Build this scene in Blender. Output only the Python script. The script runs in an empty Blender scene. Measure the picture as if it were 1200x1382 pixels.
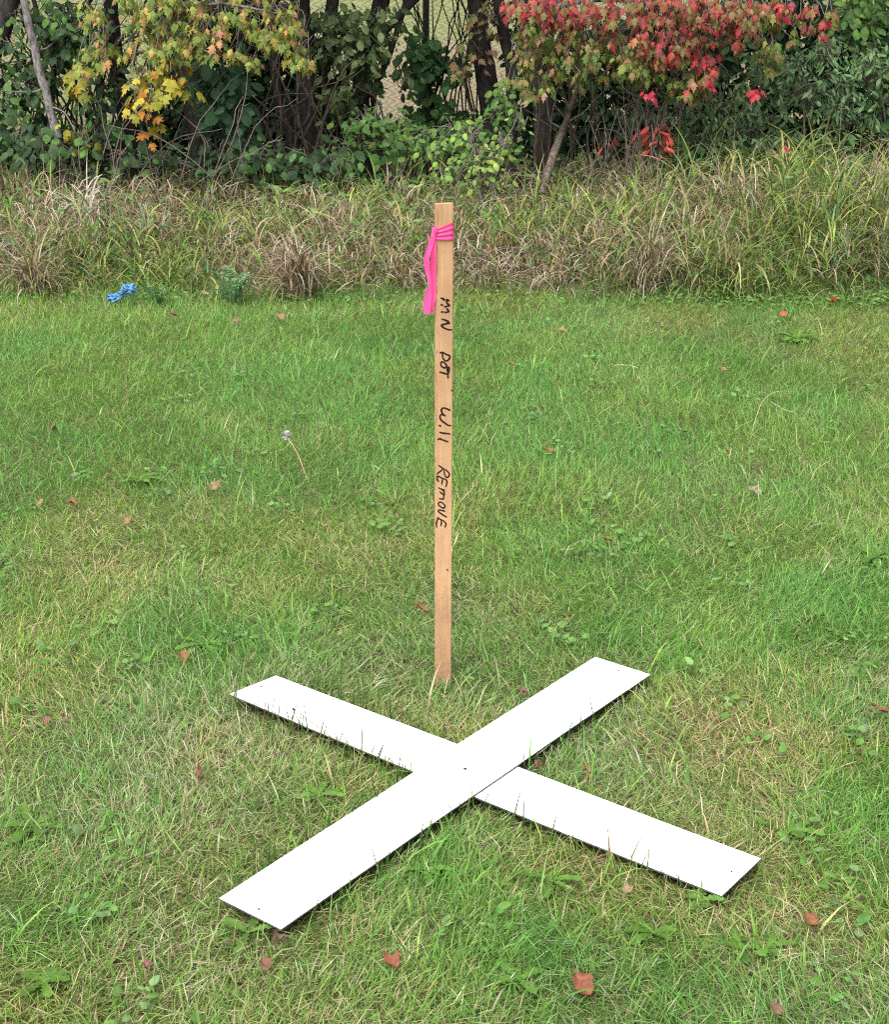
import bpy, math
import numpy as np
from mathutils import Vector, Matrix

sc = bpy.context.scene
R = math.radians
rng = np.random.default_rng(11)

# ------------------------------------------------------------------ camera
H_CAM, PITCH, ROLL, F_PX = 1.62, 0.3611, 0.0043, 2159.0     # focal length in photo pixels
cam_d = bpy.data.cameras.new('camera')
cam_d.sensor_fit = 'VERTICAL'; cam_d.sensor_height = 24.0
cam_d.lens = 24.0 * F_PX / 1382.0
cam_d.clip_start = 0.05; cam_d.clip_end = 2000
cam = bpy.data.objects.new('camera', cam_d)
sc.collection.objects.link(cam)
cam.matrix_world = (Matrix.Translation((0, 0, H_CAM)) @ Matrix.Rotation(math.pi/2 - PITCH, 4, 'X')
                    @ Matrix.Rotation(ROLL, 4, 'Z'))
sc.camera = cam

# ------------------------------------------------------------------ sky, sun, exposure
SUN_EL, SUN_AZ = 58, 205          # soft overcast light, from behind the camera and a little left
w = bpy.data.worlds.new('World'); sc.world = w; w.use_nodes = True
nt = w.node_tree; nt.nodes.clear()
sky = nt.nodes.new('ShaderNodeTexSky'); sky.sky_type = 'NISHITA'; sky.sun_disc = False
sky.sun_elevation = R(SUN_EL); sky.sun_rotation = R(SUN_AZ)
sky.air_density = 1.0; sky.dust_density = 6.0; sky.ozone_density = 1.0
hs = nt.nodes.new('ShaderNodeHueSaturation'); hs.inputs['Saturation'].default_value = 0.32
bg = nt.nodes.new('ShaderNodeBackground'); bg.inputs['Strength'].default_value = 0.12
wo = nt.nodes.new('ShaderNodeOutputWorld')
nt.links.new(sky.outputs[0], hs.inputs['Color']); nt.links.new(hs.outputs[0], bg.inputs['Color'])
nt.links.new(bg.outputs[0], wo.inputs['Surface'])
sun_d = bpy.data.lights.new('sun', 'SUN'); sun_d.energy = 1.5; sun_d.angle = R(50); sun_d.color = (1.0, 0.975, 0.94)
sun = bpy.data.objects.new('sun', sun_d); sc.collection.objects.link(sun)
az = R(SUN_AZ)
sdir = Vector((math.sin(az)*math.cos(R(SUN_EL)), math.cos(az)*math.cos(R(SUN_EL)), math.sin(R(SUN_EL))))
sun.rotation_euler = sdir.to_track_quat('Z', 'Y').to_euler()
sun.location = sdir * 30
vs = sc.view_settings
vs.view_transform = 'Standard'; vs.look = 'None'; vs.gamma = 1; vs.use_curve_mapping = False
vs.exposure = 1.2
sc.cycles.use_denoising = False; sc.cycles.filter_width = 1.15
sc.cycles.max_bounces = 6; sc.cycles.diffuse_bounces = 3; sc.cycles.transmission_bounces = 4

# ------------------------------------------------------------------ helpers
CP, SP = math.cos(PITCH), math.sin(PITCH)
CR, SR = math.cos(ROLL), math.sin(ROLL)
def ray(px, py):
    X, Y = px - 600.0, py - 691.0
    X, Y = CR*X + SR*Y, -SR*X + CR*Y
    return np.array([X/F_PX, CP - (-Y/F_PX)*(-SP), -SP + (-Y/F_PX)*CP])
def at(px, py, Yd):
    d = ray(px, py); return np.array([0, 0, H_CAM]) + d*(Yd/d[1])
def on_ground(px, py, z=0.0):
    d = ray(px, py); return np.array([0, 0, H_CAM]) + d*((z - H_CAM)/d[2])
def project(P):
    P = np.atleast_2d(P); x, y, z = P[:, 0], P[:, 1], P[:, 2] - H_CAM
    d = y*CP - z*SP; u = y*SP + z*CP
    X, Y = F_PX*x/d, -F_PX*u/d
    return np.stack([600 + CR*X - SR*Y, 691 + SR*X + CR*Y], 1), d

def lerp(a, b, t): return a + (b - a)*t
class VNoise:
    def __init__(s, seed): s.t = np.random.default_rng(seed).random((256, 256))
    def __call__(s, x, y):
        x = np.asarray(x) + 1000.0; y = np.asarray(y) + 1000.0
        xi, yi = np.floor(x).astype(int), np.floor(y).astype(int); fx, fy = x - xi, y - yi
        fx, fy = fx*fx*(3 - 2*fx), fy*fy*(3 - 2*fy)
        g = lambda i, j: s.t[(xi + i) % 256, (yi + j) % 256]
        return lerp(lerp(g(0, 0), g(1, 0), fx), lerp(g(0, 1), g(1, 1), fx), fy)
def fbm(n, x, y, o=3): 
    a = 0; t = 0
    for k in range(o): a = a + n(x*2**k + 17*k, y*2**k - 9*k)*0.5**k; t += 0.5**k
    return a/t
N1, N2, N3, N4 = VNoise(1), VNoise(2), VNoise(3), VNoise(4)

def link(o, parent=None, base=None):
    sc.collection.objects.link(o)
    if parent is not None: o.parent = parent
    return o
def tag(o, label=None, cat=None, group=None, kind=None):
    if label: o['label'] = label
    if cat: o['category'] = cat
    if group: o['group'] = group
    if kind: o['kind'] = kind
    return o
def empty(name, loc, label, cat, group=None):
    o = bpy.data.objects.new(name, None); o.empty_display_size = 0.1; o.location = loc
    sc.collection.objects.link(o); return tag(o, label, cat, group)

class MB:
    """collects vertices, faces and colours, then builds one mesh object"""
    def __init__(s): s.v = []; s.f = []; s.c = []; s.n = 0
    def add(s, v, faces, col=None):
        v = np.asarray(v, float); k = len(v); s.v.append(v)
        for a in faces: s.f.append(np.asarray(a, int) + s.n)          # list of (m,3) or (m,4) arrays
        if col is None: col = np.ones(3)
        s.c.append(np.broadcast_to(np.asarray(col, float), (k, 3))); s.n += k
    def mesh(s, name, mat, smooth=True, origin=None):
        v = np.concatenate(s.v); c = np.concatenate(s.c)
        if origin is not None: v = v - np.asarray(origin)
        m = bpy.data.meshes.new(name)
        m.vertices.add(len(v)); m.vertices.foreach_set('co', v.astype(np.float32).ravel())
        fs = [np.atleast_2d(a) for a in s.f if len(a)]
        tot = np.concatenate([np.full(len(a), a.shape[1]) for a in fs])
        idx = np.concatenate([a.ravel() for a in fs])
        m.loops.add(len(idx)); m.loops.foreach_set('vertex_index', idx.astype(np.int32))
        m.polygons.add(len(tot))
        st = np.concatenate([[0], np.cumsum(tot)[:-1]])
        m.polygons.foreach_set('loop_start', st.astype(np.int32))
        m.polygons.foreach_set('use_smooth', np.full(len(tot), smooth))
        a = m.attributes.new('Col', 'FLOAT_COLOR', 'POINT')
        a.data.foreach_set('color', np.concatenate([c, np.ones((len(c), 1))], 1).astype(np.float32).ravel())
        m.materials.append(mat); m.update(calc_edges=True); m.validate()
        return m
    def build(s, name, mat, parent=None, smooth=True):
        org = np.array(parent.location) if parent is not None else None
        return link(bpy.data.objects.new(name, s.mesh(name, mat, smooth, org)), parent)

def smooth_path(P, n):
    P = np.asarray(P, float); m = len(P)
    if m == 2:
        t = np.linspace(0, 1, n)[:, None]; return P[0]*(1 - t) + P[1]*t
    Q = np.vstack([2*P[0] - P[1], P, 2*P[-1] - P[-2]])
    out = []
    for t in np.linspace(0, m - 1 - 1e-9, n):
        i = int(t); f = t - i; a, b, c, d = Q[i], Q[i+1], Q[i+2], Q[i+3]
        out.append(0.5*((2*b) + (c - a)*f + (2*a - 5*b + 4*c - d)*f*f + (3*b - a - 3*c + d)*f**3))
    return np.array(out)
def tube(mb, P, r0, r1, n=8, sides=7, jit=0.0, col=None, cap=False, smoothp=True):
    P = smooth_path(P, n) if smoothp else np.asarray(P, float)
    n = len(P)
    if jit: P = P + rng.normal(0, jit, P.shape)*np.linspace(0.2, 1, n)[:, None]
    T = np.gradient(P, axis=0); T /= np.linalg.norm(T, axis=1)[:, None] + 1e-9
    ref = np.array([0.31, 0.12, 0.94]) if abs(T[0, 2]) < 0.8 else np.array([0.94, 0.3, 0.1])
    U = np.cross(T, ref); U /= np.linalg.norm(U, axis=1)[:, None] + 1e-9; W = np.cross(T, U)
    r = np.linspace(r0, r1, n)
    a = np.arange(sides)*2*math.pi/sides
    rr = r[:, None]*(1 + (rng.normal(0, 0.07, (n, sides)) if sides > 5 else 0))
    V = P[:, None, :] + rr[:, :, None]*(np.cos(a)[None, :, None]*U[:, None, :] + np.sin(a)[None, :, None]*W[:, None, :])
    V = V.reshape(-1, 3)
    i, j = np.meshgrid(np.arange(n - 1), np.arange(sides), indexing='ij')
    i, j = i.ravel(), j.ravel(); k = (j + 1) % sides
    F = [np.stack([i*sides + j, i*sides + k, (i+1)*sides + k, (i+1)*sides + j], 1)]
    if cap: F.append(np.array([list(range(sides))])); F.append(np.array([[(n-1)*sides + q for q in range(sides)][::-1]]))
    mb.add(V, F, col)

def ribbons(mb, base, azim, length, width, th0, kappa, cols, segs=3, base_col=None, twist=0.5, kpow=1.0, sidejit=0.7):
    """curved tapering blades; th0 = lean from vertical at the foot, kappa = extra lean at the tip"""
    N = len(base); t = np.linspace(0, 1, segs + 1)
    th = th0[:, None] + kappa[:, None]*t[None, :]**kpow
    ds = length[:, None]/segs
    dh = np.sin(th)*ds; dz = np.cos(th)*ds
    h = np.concatenate([np.zeros((N, 1)), np.cumsum(0.5*(dh[:, :-1] + dh[:, 1:]), 1)], 1)
    z = np.concatenate([np.zeros((N, 1)), np.cumsum(0.5*(dz[:, :-1] + dz[:, 1:]), 1)], 1)
    ca, sa = np.cos(azim), np.sin(azim)
    C = np.stack([base[:, 0:1] + h*ca[:, None], base[:, 1:2] + h*sa[:, None], base[:, 2:3] + z], 2)
    sd = azim + math.pi/2 + rng.normal(0, sidejit, N)
    tw = rng.normal(0, twist, N)[:, None]*t[None, :]
    S = np.stack([np.cos(sd[:, None] + tw), np.sin(sd[:, None] + tw), 0.25*np.sin(tw)], 2)
    wp = (1 - t[:-1]**1.8)*np.minimum(1, 0.65 + 1.5*t[:-1])
    half = 0.5*width[:, None]*wp[None, :]
    L = C[:, :-1] - S[:, :-1]*half[:, :, None]; Rr = C[:, :-1] + S[:, :-1]*half[:, :, None]
    V = np.concatenate([np.stack([L, Rr], 2).reshape(N, 2*segs, 3), C[:, -1:, :]], 1)
    K = 2*segs + 1; o = (np.arange(N)*K)[:, None]
    q = np.concatenate([o + np.array([[2*s, 2*s+1, 2*s+3, 2*s+2]]) for s in range(segs - 1)], 0) if segs > 1 else np.zeros((0, 4), int)
    tr = o + np.array([[2*segs-2, 2*segs-1, 2*segs]])
    cc = np.repeat(cols[:, None, :], K, 1)
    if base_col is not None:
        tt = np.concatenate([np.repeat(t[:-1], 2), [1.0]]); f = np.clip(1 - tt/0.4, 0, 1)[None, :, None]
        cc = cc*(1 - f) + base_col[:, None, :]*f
    mb.add(V.reshape(-1, 3), [q, tr], cc.reshape(-1, 3))
    return V

# ------------------------------------------------------------------ materials
def newmat(name):
    m = bpy.data.materials.new(name); m.use_nodes = True
    n = m.node_tree.nodes; n.clear()
    out = n.new('ShaderNodeOutputMaterial'); b = n.new('ShaderNodeBsdfPrincipled')
    m.node_tree.links.new(b.outputs[0], out.inputs['Surface'])
    return m, n, m.node_tree.links, b, out
def leaf_mat(name, trans=0.3, rough=0.55, spec=0.35, vary=0.35, scale=60):
    m, n, l, b, out = newmat(name)
    at_ = n.new('ShaderNodeAttribute'); at_.attribute_name = 'Col'
    oi = n.new('ShaderNodeObjectInfo')
    mx = n.new('ShaderNodeMix'); mx.data_type = 'RGBA'; mx.blend_type = 'MULTIPLY'; mx.inputs[0].default_value = 1
    l.new(at_.outputs['Color'], mx.inputs[6]); l.new(oi.outputs['Color'], mx.inputs[7])
    tc = n.new('ShaderNodeNewGeometry'); no = n.new('ShaderNodeTexNoise'); no.inputs['Scale'].default_value = scale
    no.inputs['Detail'].default_value = 3; l.new(tc.outputs['Position'], no.inputs['Vector'])
    mr = n.new('ShaderNodeMapRange'); mr.inputs[3].default_value = 1 - vary; mr.inputs[4].default_value = 1 + vary
    mr.inputs[1].default_value = 0.25; mr.inputs[2].default_value = 0.75
    l.new(no.outputs['Fac'], mr.inputs[0])
    m2 = n.new('ShaderNodeMix'); m2.data_type = 'RGBA'; m2.blend_type = 'MULTIPLY'; m2.inputs[0].default_value = 1
    l.new(mx.outputs[2], m2.inputs[6]); l.new(mr.outputs[0], m2.inputs[7])
    l.new(m2.outputs[2], b.inputs['Base Color'])
    b.inputs['Roughness'].default_value = rough; b.inputs['Specular IOR Level'].default_value = spec
    t = n.new('ShaderNodeBsdfTranslucent'); l.new(m2.outputs[2], t.inputs['Color'])
    ms = n.new('ShaderNodeMixShader'); ms.inputs[0].default_value = trans
    l.new(b.outputs[0], ms.inputs[1]); l.new(t.outputs[0], ms.inputs[2]); l.new(ms.outputs[0], out.inputs['Surface'])
    return m
M_GRASS = leaf_mat('lawn_blades', 0.4, 0.55, 0.3, 0.12, 25)
M_TALL = leaf_mat('tall_blades', 0.22, 0.65, 0.2, 0.3, 18)
M_LEAF = leaf_mat('leaf_surface', 0.3, 0.62, 0.16, 0.35, 45)
M_DEAD = leaf_mat('dead_leaf_surface', 0.12, 0.7, 0.2, 0.45, 120)

def bark(name, dark, light, scale=30, stretch=0.25):
    m, n, l, b, out = newmat(name)
    g = n.new('ShaderNodeNewGeometry'); mp = n.new('ShaderNodeMapping'); mp.inputs['Scale'].default_value = (1, 1, stretch)
    l.new(g.outputs['Position'], mp.inputs[0])
    no = n.new('ShaderNodeTexNoise'); no.inputs['Scale'].default_value = scale; no.inputs['Detail'].default_value = 6
    no.inputs['Roughness'].default_value = 0.7
    l.new(mp.outputs[0], no.inputs['Vector'])
    cr = n.new('ShaderNodeValToRGB'); cr.color_ramp.elements[0].position = 0.35; cr.color_ramp.elements[1].position = 0.68
    cr.color_ramp.elements[0].color = (*dark, 1); cr.color_ramp.elements[1].color = (*light, 1)
    l.new(no.outputs['Fac'], cr.inputs[0]); l.new(cr.outputs[0], b.inputs['Base Color'])
    bp = n.new('ShaderNodeBump'); bp.inputs['Strength'].default_value = 0.7; bp.inputs['Distance'].default_value = 0.01
    l.new(no.outputs['Fac'], bp.inputs['Height']); l.new(bp.outputs[0], b.inputs['Normal'])
    b.inputs['Roughness'].default_value = 0.9; b.inputs['Specular IOR Level'].default_value = 0.2
    return m
M_BARK = bark('dark_bark', (0.014, 0.012, 0.010), (0.06, 0.052, 0.045))
M_BARKG = bark('grey_bark', (0.05, 0.045, 0.045), (0.36, 0.33, 0.33), 55, .5)
M_BROWN = bark('brown_bark', (0.035, 0.028, 0.022), (0.17, 0.135, 0.105), 50, .5)
M_TWIG = bark('twig_bark', (0.08, 0.07, 0.06), (0.24, 0.21, 0.18), 60, 1)

def plain(name, col, rough=0.6, spec=0.3, noise=0.0, scale=40):
    m, n, l, b, out = newmat(name)
    b.inputs['Base Color'].default_value = (*col, 1)
    b.inputs['Roughness'].default_value = rough; b.inputs['Specular IOR Level'].default_value = spec
    if noise:
        g = n.new('ShaderNodeNewGeometry'); no = n.new('ShaderNodeTexNoise'); no.inputs['Scale'].default_value = scale
        no.inputs['Detail'].default_value = 4; l.new(g.outputs['Position'], no.inputs['Vector'])
        cr = n.new('ShaderNodeValToRGB'); cr.color_ramp.elements[0].position = 0.3; cr.color_ramp.elements[1].position = 0.7
        cr.color_ramp.elements[0].color = (*[c*(1 - noise) for c in col], 1); cr.color_ramp.elements[1].color = (*[min(1, c*(1 + noise)) for c in col], 1)
        l.new(no.outputs['Fac'], cr.inputs[0]); l.new(cr.outputs[0], b.inputs['Base Color'])
    return m

# ------------------------------------------------------------------ ground
Y_LAWN_END, Y_FENCE = 7.15, 10.4
def soil_z(x, y):
    return -0.033 + 0.014*(fbm(N1, x*1.3, y*1.3) - 0.5) + 0.02*np.clip(np.asarray(y) - 7.0, 0, 1.5)
def ground_material():
    m, n, l, b, out = newmat('ground_soil')
    g = n.new('ShaderNodeNewGeometry'); sx = n.new('ShaderNodeSeparateXYZ'); l.new(g.outputs['Position'], sx.inputs[0])
    def noise(s, d=5, r=0.6):
        no = n.new('ShaderNodeTexNoise'); no.inputs['Scale'].default_value = s; no.inputs['Detail'].default_value = d
        no.inputs['Roughness'].default_value = r; l.new(g.outputs['Position'], no.inputs['Vector']); return no
    def ramp(src, stops):
        c = n.new('ShaderNodeValToRGB'); e = c.color_ramp.elements
        e[0].position, e[0].color = stops[0][0], (*stops[0][1], 1); e[1].position, e[1].color = stops[-1][0], (*stops[-1][1], 1)
        for p, q in stops[1:-1]: x = e.new(p); x.color = (*q, 1)
        l.new(src, c.inputs[0]); return c
    soil = ramp(noise(90).outputs['Fac'], [(0.3, (0.03, 0.028, 0.014)), (0.5, (0.10, 0.095, 0.04)), (0.62, (0.22, 0.19, 0.10)), (0.75, (0.10, 0.14, 0.035))])
    fieldc = ramp(noise(2.2, 6).outputs['Fac'], [(0.35, (0.13, 0.17, 0.06)), (0.65, (0.24, 0.23, 0.11))])
    tan = ramp(noise(9, 6).outputs['Fac'], [(0.3, (0.17, 0.15, 0.085)), (0.7, (0.26, 0.215, 0.14))])
    def mask(a, c, wob=0.6):
        ad = n.new('ShaderNodeMath'); ad.operation = 'MULTIPLY_ADD'; ad.inputs[1].default_value = wob
        l.new(noise(1.1, 3).outputs['Fac'], ad.inputs[0]); l.new(sx.outputs['Y'], ad.inputs[2])
        mr = n.new('ShaderNodeMapRange'); mr.inputs[1].default_value = a + wob/2; mr.inputs[2].default_value = c + wob/2; l.new(ad.outputs[0], mr.inputs[0]); return mr
    def mix(f, a, c):
        x = n.new('ShaderNodeMix'); x.data_type = 'RGBA'; l.new(f.outputs[0], x.inputs[0]); l.new(a, x.inputs[6]); l.new(c, x.inputs[7]); return x.outputs[2]
    litter = ramp(noise(60).outputs['Fac'], [(0.3, (0.016, 0.012, 0.008)), (0.6, (0.055, 0.042, 0.028)), (0.8, (0.11, 0.085, 0.05))])
    c = mix(mask(7.5, 8.3), soil.outputs[0], litter.outputs[0])
    c = mix(mask(10.3, 10.9, 0.3), c, fieldc.outputs[0])
    c2 = mix(mask(11.6, 12.6, 1.5), c, tan.outputs[0])
    c2 = mix(mask(20.5, 23, 3), c2, fieldc.outputs[0])
    xm = n.new('ShaderNodeMapRange'); xm.inputs[1].default_value = -1.6; xm.inputs[2].default_value = -0.7
    xw = n.new('ShaderNodeMath'); xw.operation = 'MULTIPLY_ADD'; xw.inputs[1].default_value = 0.9; l.new(noise(0.9, 3).outputs['Fac'], xw.inputs[0]); l.new(sx.outputs['X'], xw.inputs[2]); l.new(xw.outputs[0], xm.inputs[0])
    c = mix(xm, c, c2)
    l.new(c, b.inputs['Base Color'])
    bp = n.new('ShaderNodeBump'); bp.inputs['Strength'].default_value = 0.8; bp.inputs['Distance'].default_value = 0.02
    l.new(noise(120).outputs['Fac'], bp.inputs['Height']); l.new(bp.outputs[0], b.inputs['Normal'])
    b.inputs['Roughness'].default_value = 0.95; b.inputs['Specular IOR Level'].default_value = 0.15
    return m
mb = MB()
gx = np.concatenate([[-400, -150, -60, -25, -12], np.linspace(-7, 7, 113), [12, 25, 60, 150, 400]])
gy = np.concatenate([[-400, -100, -30, -8], np.linspace(-2, 13, 121), [16, 22, 30, 50, 100, 250, 900]])
X, Y = np.meshgrid(gx, gy, indexing='ij')
Z = np.where(np.abs(X) < 8, soil_z(X, Y), -0.038 + 0.03*(Y > 8.5))
V = np.stack([X, Y, Z], 2).reshape(-1, 3); ny = len(gy)
i, j = np.meshgrid(np.arange(len(gx) - 1), np.arange(ny - 1), indexing='ij'); i, j = i.ravel(), j.ravel()
mb.add(V, [np.stack([i*ny + j, (i+1)*ny + j, (i+1)*ny + j + 1, i*ny + j + 1], 1)])
tag(mb.build('ground', ground_material()), 'ground under the lawn, the tree line and the field', kind='structure')

# ------------------------------------------------------------------ boards of the white cross
A_C, A_ANG = np.array([.0234, 1.7371])*H_CAM, .9160
B_C, B_ANG = np.array([.0340, 1.7432])*H_CAM, 2.4800
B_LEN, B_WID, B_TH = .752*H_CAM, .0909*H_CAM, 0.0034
def board_z(which, s, t):
    """height of a board's top surface; s along (-1..1), t across (-1..1)"""
    if which == 'A': return 0.0005 + 0.0027*(1 - s*s) + 0.001*s
    return -0.0035 + 0.0025*s*s + np.where(s > 0, 0.006*t*s, 0.001*t*s)
def board_frame(which):
    c, a = (A_C, A_ANG) if which == 'A' else (B_C, B_ANG)
    d = np.array([math.cos(a), math.sin(a)]); return c, d, np.array([-d[1], d[0]])
def board_local(which, x, y):
    c, d, nn = board_frame(which)
    dx, dy = x - c[0], y - c[1]
    return (dx*d[0] + dy*d[1])/(B_LEN/2), (dx*nn[0] + dy*nn[1])/(B_WID/2)
M_BOARD = plain('white_board', (0.82, 0.83, 0.82), 0.45, 0.4, 0.02, 15)
M_EDGE = plain('board_edge_gap_shade', (0.10, 0.095, 0.09), 0.8, 0.2, 0.4, 90)  # dark board edge; its colour also stands in for the shaded gap below
M_DARK = plain('dark_speck', (0.03, 0.028, 0.025), 0.6)
M_METAL = plain('dull_metal', (0.25, 0.25, 0.25), 0.4, 0.5)
M_METAL.node_tree.nodes['Principled BSDF'].inputs['Metallic'].default_value = 0.8
def make_board(which, label):
    c, d, nn = board_frame(which); loc = (c[0], c[1], 0)
    o = empty('white_board', loc, label, 'board', 'boards of the white cross')
    ns, ntt = 40, 6
    s = np.linspace(-1, 1, ns); t = np.linspace(-1, 1, ntt)
    S, T = np.meshgrid(s, t, indexing='ij')
    zz = board_z(which, S, T)
    wob = 1 + 0.004*np.sin(S*7 + (1 if which == 'A' else 4))
    px = c[0] + d[0]*S*B_LEN/2 + nn[0]*T*wob*B_WID/2; py = c[1] + d[1]*S*B_LEN/2 + nn[1]*T*wob*B_WID/2
    top = np.stack([px, py, zz], 2).reshape(-1, 3); bot = top - [0, 0, B_TH]
    n0 = ns*ntt; F = []
    i, j = np.meshgrid(np.arange(ns - 1), np.arange(ntt - 1), indexing='ij'); i, j = i.ravel(), j.ravel()
    q = np.stack([i*ntt + j, (i+1)*ntt + j, (i+1)*ntt + j+1, i*ntt + j+1], 1); F += [q, q[:, ::-1] + n0]
    rim = [k*ntt for k in range(ns)] + [(ns-1)*ntt + k for k in range(1, ntt)] + [k*ntt + ntt-1 for k in range(ns-2, -1, -1)] + [k for k in range(ntt-2, 0, -1)]
    rim = np.array(rim); nx = np.roll(rim, -1); m = MB(); m.add(np.vstack([top, bot]), F); p = m.build('panel', M_BOARD, o, smooth=False)
    m = MB(); m.add(np.vstack([top, bot]) , [np.stack([rim, rim + n0, nx + n0, nx], 1)]); m.build('edge_gap_shade', M_EDGE, o, smooth=False)['label'] = 'dark cut edge of the board, shade of the gap below put into its colour'
    return o
board_a = make_board('A', 'white board lying on top of the cross, running from lower left to upper right')
board_b = make_board('B', 'white board underneath in the cross, running from upper left to lower right')
def disc(mb, c, r, h, n=10):
    a = np.arange(n)*2*math.pi/n
    lo = np.stack([c[0] + r*np.cos(a), c[1] + r*np.sin(a), np.full(n, c[2])], 1)
    hi = np.stack([c[0] + .75*r*np.cos(a), c[1] + .75*r*np.sin(a), np.full(n, c[2] + h)], 1)
    k = np.arange(n); q = np.stack([k, (k+1) % n, (k+1) % n + n, k + n], 1)
    mb.add(np.vstack([lo, hi]), [q, np.arange(n, 2*n)[None, :]])
for (px, py, wh, par) in ((628, 1036, 'A', board_a), (349, 1223, 'A', board_a), (836, 903, 'A', board_a), (352, 926, 'B', board_b), (988, 1176, 'B', board_b)):
    g = on_ground(px, py, 0.006 if wh == 'A' else 0.0); s, t = board_local(wh, g[0], g[1])
    m = MB(); disc(m, (g[0], g[1], float(board_z(wh, s, t))), 0.0042 if py == 1036 else 0.0022, 0.0015); m.build('screw_head', M_DARK, par, smooth=False)

# ------------------------------------------------------------------ stake with handwriting, ribbon
ST = np.array([-.0013*H_CAM, 1.9887*H_CAM]); ST_H = .657*H_CAM; ST_W, ST_T = 0.0365, 0.014
def st_yaw(z): return np.radians(lerp(-3.0, 15.0, np.clip(z/ST_H, 0, 1)))
def st_pt(u, v, z):
    """u across the face (right +), v depth behind the face centre"""
    a = st_yaw(z); return np.stack([ST[0] + u*np.cos(a) - v*np.sin(a), ST[1] + u*np.sin(a) + v*np.cos(a), z + 0*u], -1)
def wood():
    m, n, l, b, out = newmat('stake_wood')
    tc = n.new('ShaderNodeTexCoord'); mp = n.new('ShaderNodeMapping'); mp.inputs['Scale'].default_value = (1, 1, 0.035)
    l.new(tc.outputs['Object'], mp.inputs[0])
    no = n.new('ShaderNodeTexNoise'); no.inputs['Scale'].default_value = 230; no.inputs['Detail'].default_value = 5; l.new(mp.outputs[0], no.inputs['Vector'])
    cr = n.new('ShaderNodeValToRGB'); e = cr.color_ramp.elements
    e[0].position, e[0].color = 0.3, (0.385, 0.225, 0.115, 1); e[1].position, e[1].color = 0.7, (0.47, 0.295, 0.165, 1)
    l.new(no.outputs['Fac'], cr.inputs[0])
    # muddy foot with a ragged upper border, and fine saw fuzz
    sx = n.new('ShaderNodeSeparateXYZ'); l.new(tc.outputs['Object'], sx.inputs[0])
    n2 = n.new('ShaderNodeTexNoise'); n2.inputs['Scale'].default_value = 55; n2.inputs['Detail'].default_value = 6; l.new(tc.outputs['Object'], n2.inputs['Vector'])
    ad = n.new('ShaderNodeMath'); ad.operation = 'MULTIPLY_ADD'; ad.inputs[1].default_value = -0.28; l.new(n2.outputs['Fac'], ad.inputs[0]); l.new(sx.outputs['Z'], ad.inputs[2])
    mr = n.new('ShaderNodeMapRange'); mr.inputs[1].default_value = -0.12; mr.inputs[2].default_value = 0.12; mr.inputs[3].default_value = 0.55; mr.inputs[4].default_value = 0; l.new(ad.outputs[0], mr.inputs[0])
    mx = n.new('ShaderNodeMix'); mx.data_type = 'RGBA'; l.new(mr.outputs[0], mx.inputs[0]); l.new(cr.outputs[0], mx.inputs[6]); mx.inputs[7].default_value = (0.23, 0.125, 0.07, 1)
    n3 = n.new('ShaderNodeTexNoise'); n3.inputs['Scale'].default_value = 9; n3.inputs['Detail'].default_value = 3; l.new(tc.outputs['Object'], n3.inputs['Vector'])
    m3 = n.new('ShaderNodeMapRange'); m3.inputs[3].default_value = 0.82; m3.inputs[4].default_value = 1.15; m3.inputs[1].default_value = .3; m3.inputs[2].default_value = .7; l.new(n3.outputs['Fac'], m3.inputs[0])
    m4 = n.new('ShaderNodeMix'); m4.data_type = 'RGBA'; m4.blend_type = 'MULTIPLY'; m4.inputs[0].default_value = 1; l.new(mx.outputs[2], m4.inputs[6]); l.new(m3.outputs[0], m4.inputs[7])
    l.new(m4.outputs[2], b.inputs['Base Color'])
    bp = n.new('ShaderNodeBump'); bp.inputs['Strength'].default_value = 0.35; bp.inputs['Distance'].default_value = 0.002
    l.new(no.outputs['Fac'], bp.inputs['Height']); l.new(bp.outputs[0], b.inputs['Normal'])
    b.inputs['Roughness'].default_value = 0.75; b.inputs['Specular IOR Level'].default_value = 0.25
    return m
def zst(py): return float(at(600, py, ST[1])[2])
M_WOOD = wood(); M_INK = plain('marker_ink', (0.012, 0.006, 0.006), 0.5, 0.3)
stake = empty('wooden_stake', (ST[0], ST[1], 0), 'tall thin wooden survey stake with black handwriting, standing behind the white cross', 'stake')
m = MB(); nz = 60; ch = 0.0012
zs = np.concatenate([[-0.10], np.linspace(-0.05, ST_H, nz)])
prof = [(-ST_W/2 + ch, 0), (ST_W/2 - ch, 0), (ST_W/2, ch), (ST_W/2, ST_T - ch), (ST_W/2 - ch, ST_T), (-ST_W/2 + ch, ST_T), (-ST_W/2, ST_T - ch), (-ST_W/2, ch)]
rows = []
for kz, z in enumerate(zs):
    e = rng.normal(0, 0.00035, 8); 
    rows.append([st_pt(u*(1 - 0.25*max(0, -z - .03)/.07) + e[q], v, z) for q, (u, v) in enumerate(prof)])
V = np.array(rows).reshape(-1, 3); P8 = len(prof)
i, j = np.meshgrid(np.arange(len(zs) - 1), np.arange(P8), indexing='ij'); i, j = i.ravel(), j.ravel(); k = (j+1) % P8
m.add(V, [np.stack([i*P8 + j, i*P8 + k, (i+1)*P8 + k, (i+1)*P8 + j], 1), np.array([[(len(zs)-1)*P8 + q for q in range(P8)]])])
m.build('shaft', M_WOOD, stake, smooth=False)
def face_uv(px, py):
    p = at(px, py, ST[1]); a = st_yaw(p[2]); u = (p[0] - ST[0])/math.cos(a)
    p = at(px, py, ST[1] + u*math.sin(a)); return (p[0] - ST[0])/math.cos(a), p[2]
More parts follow.
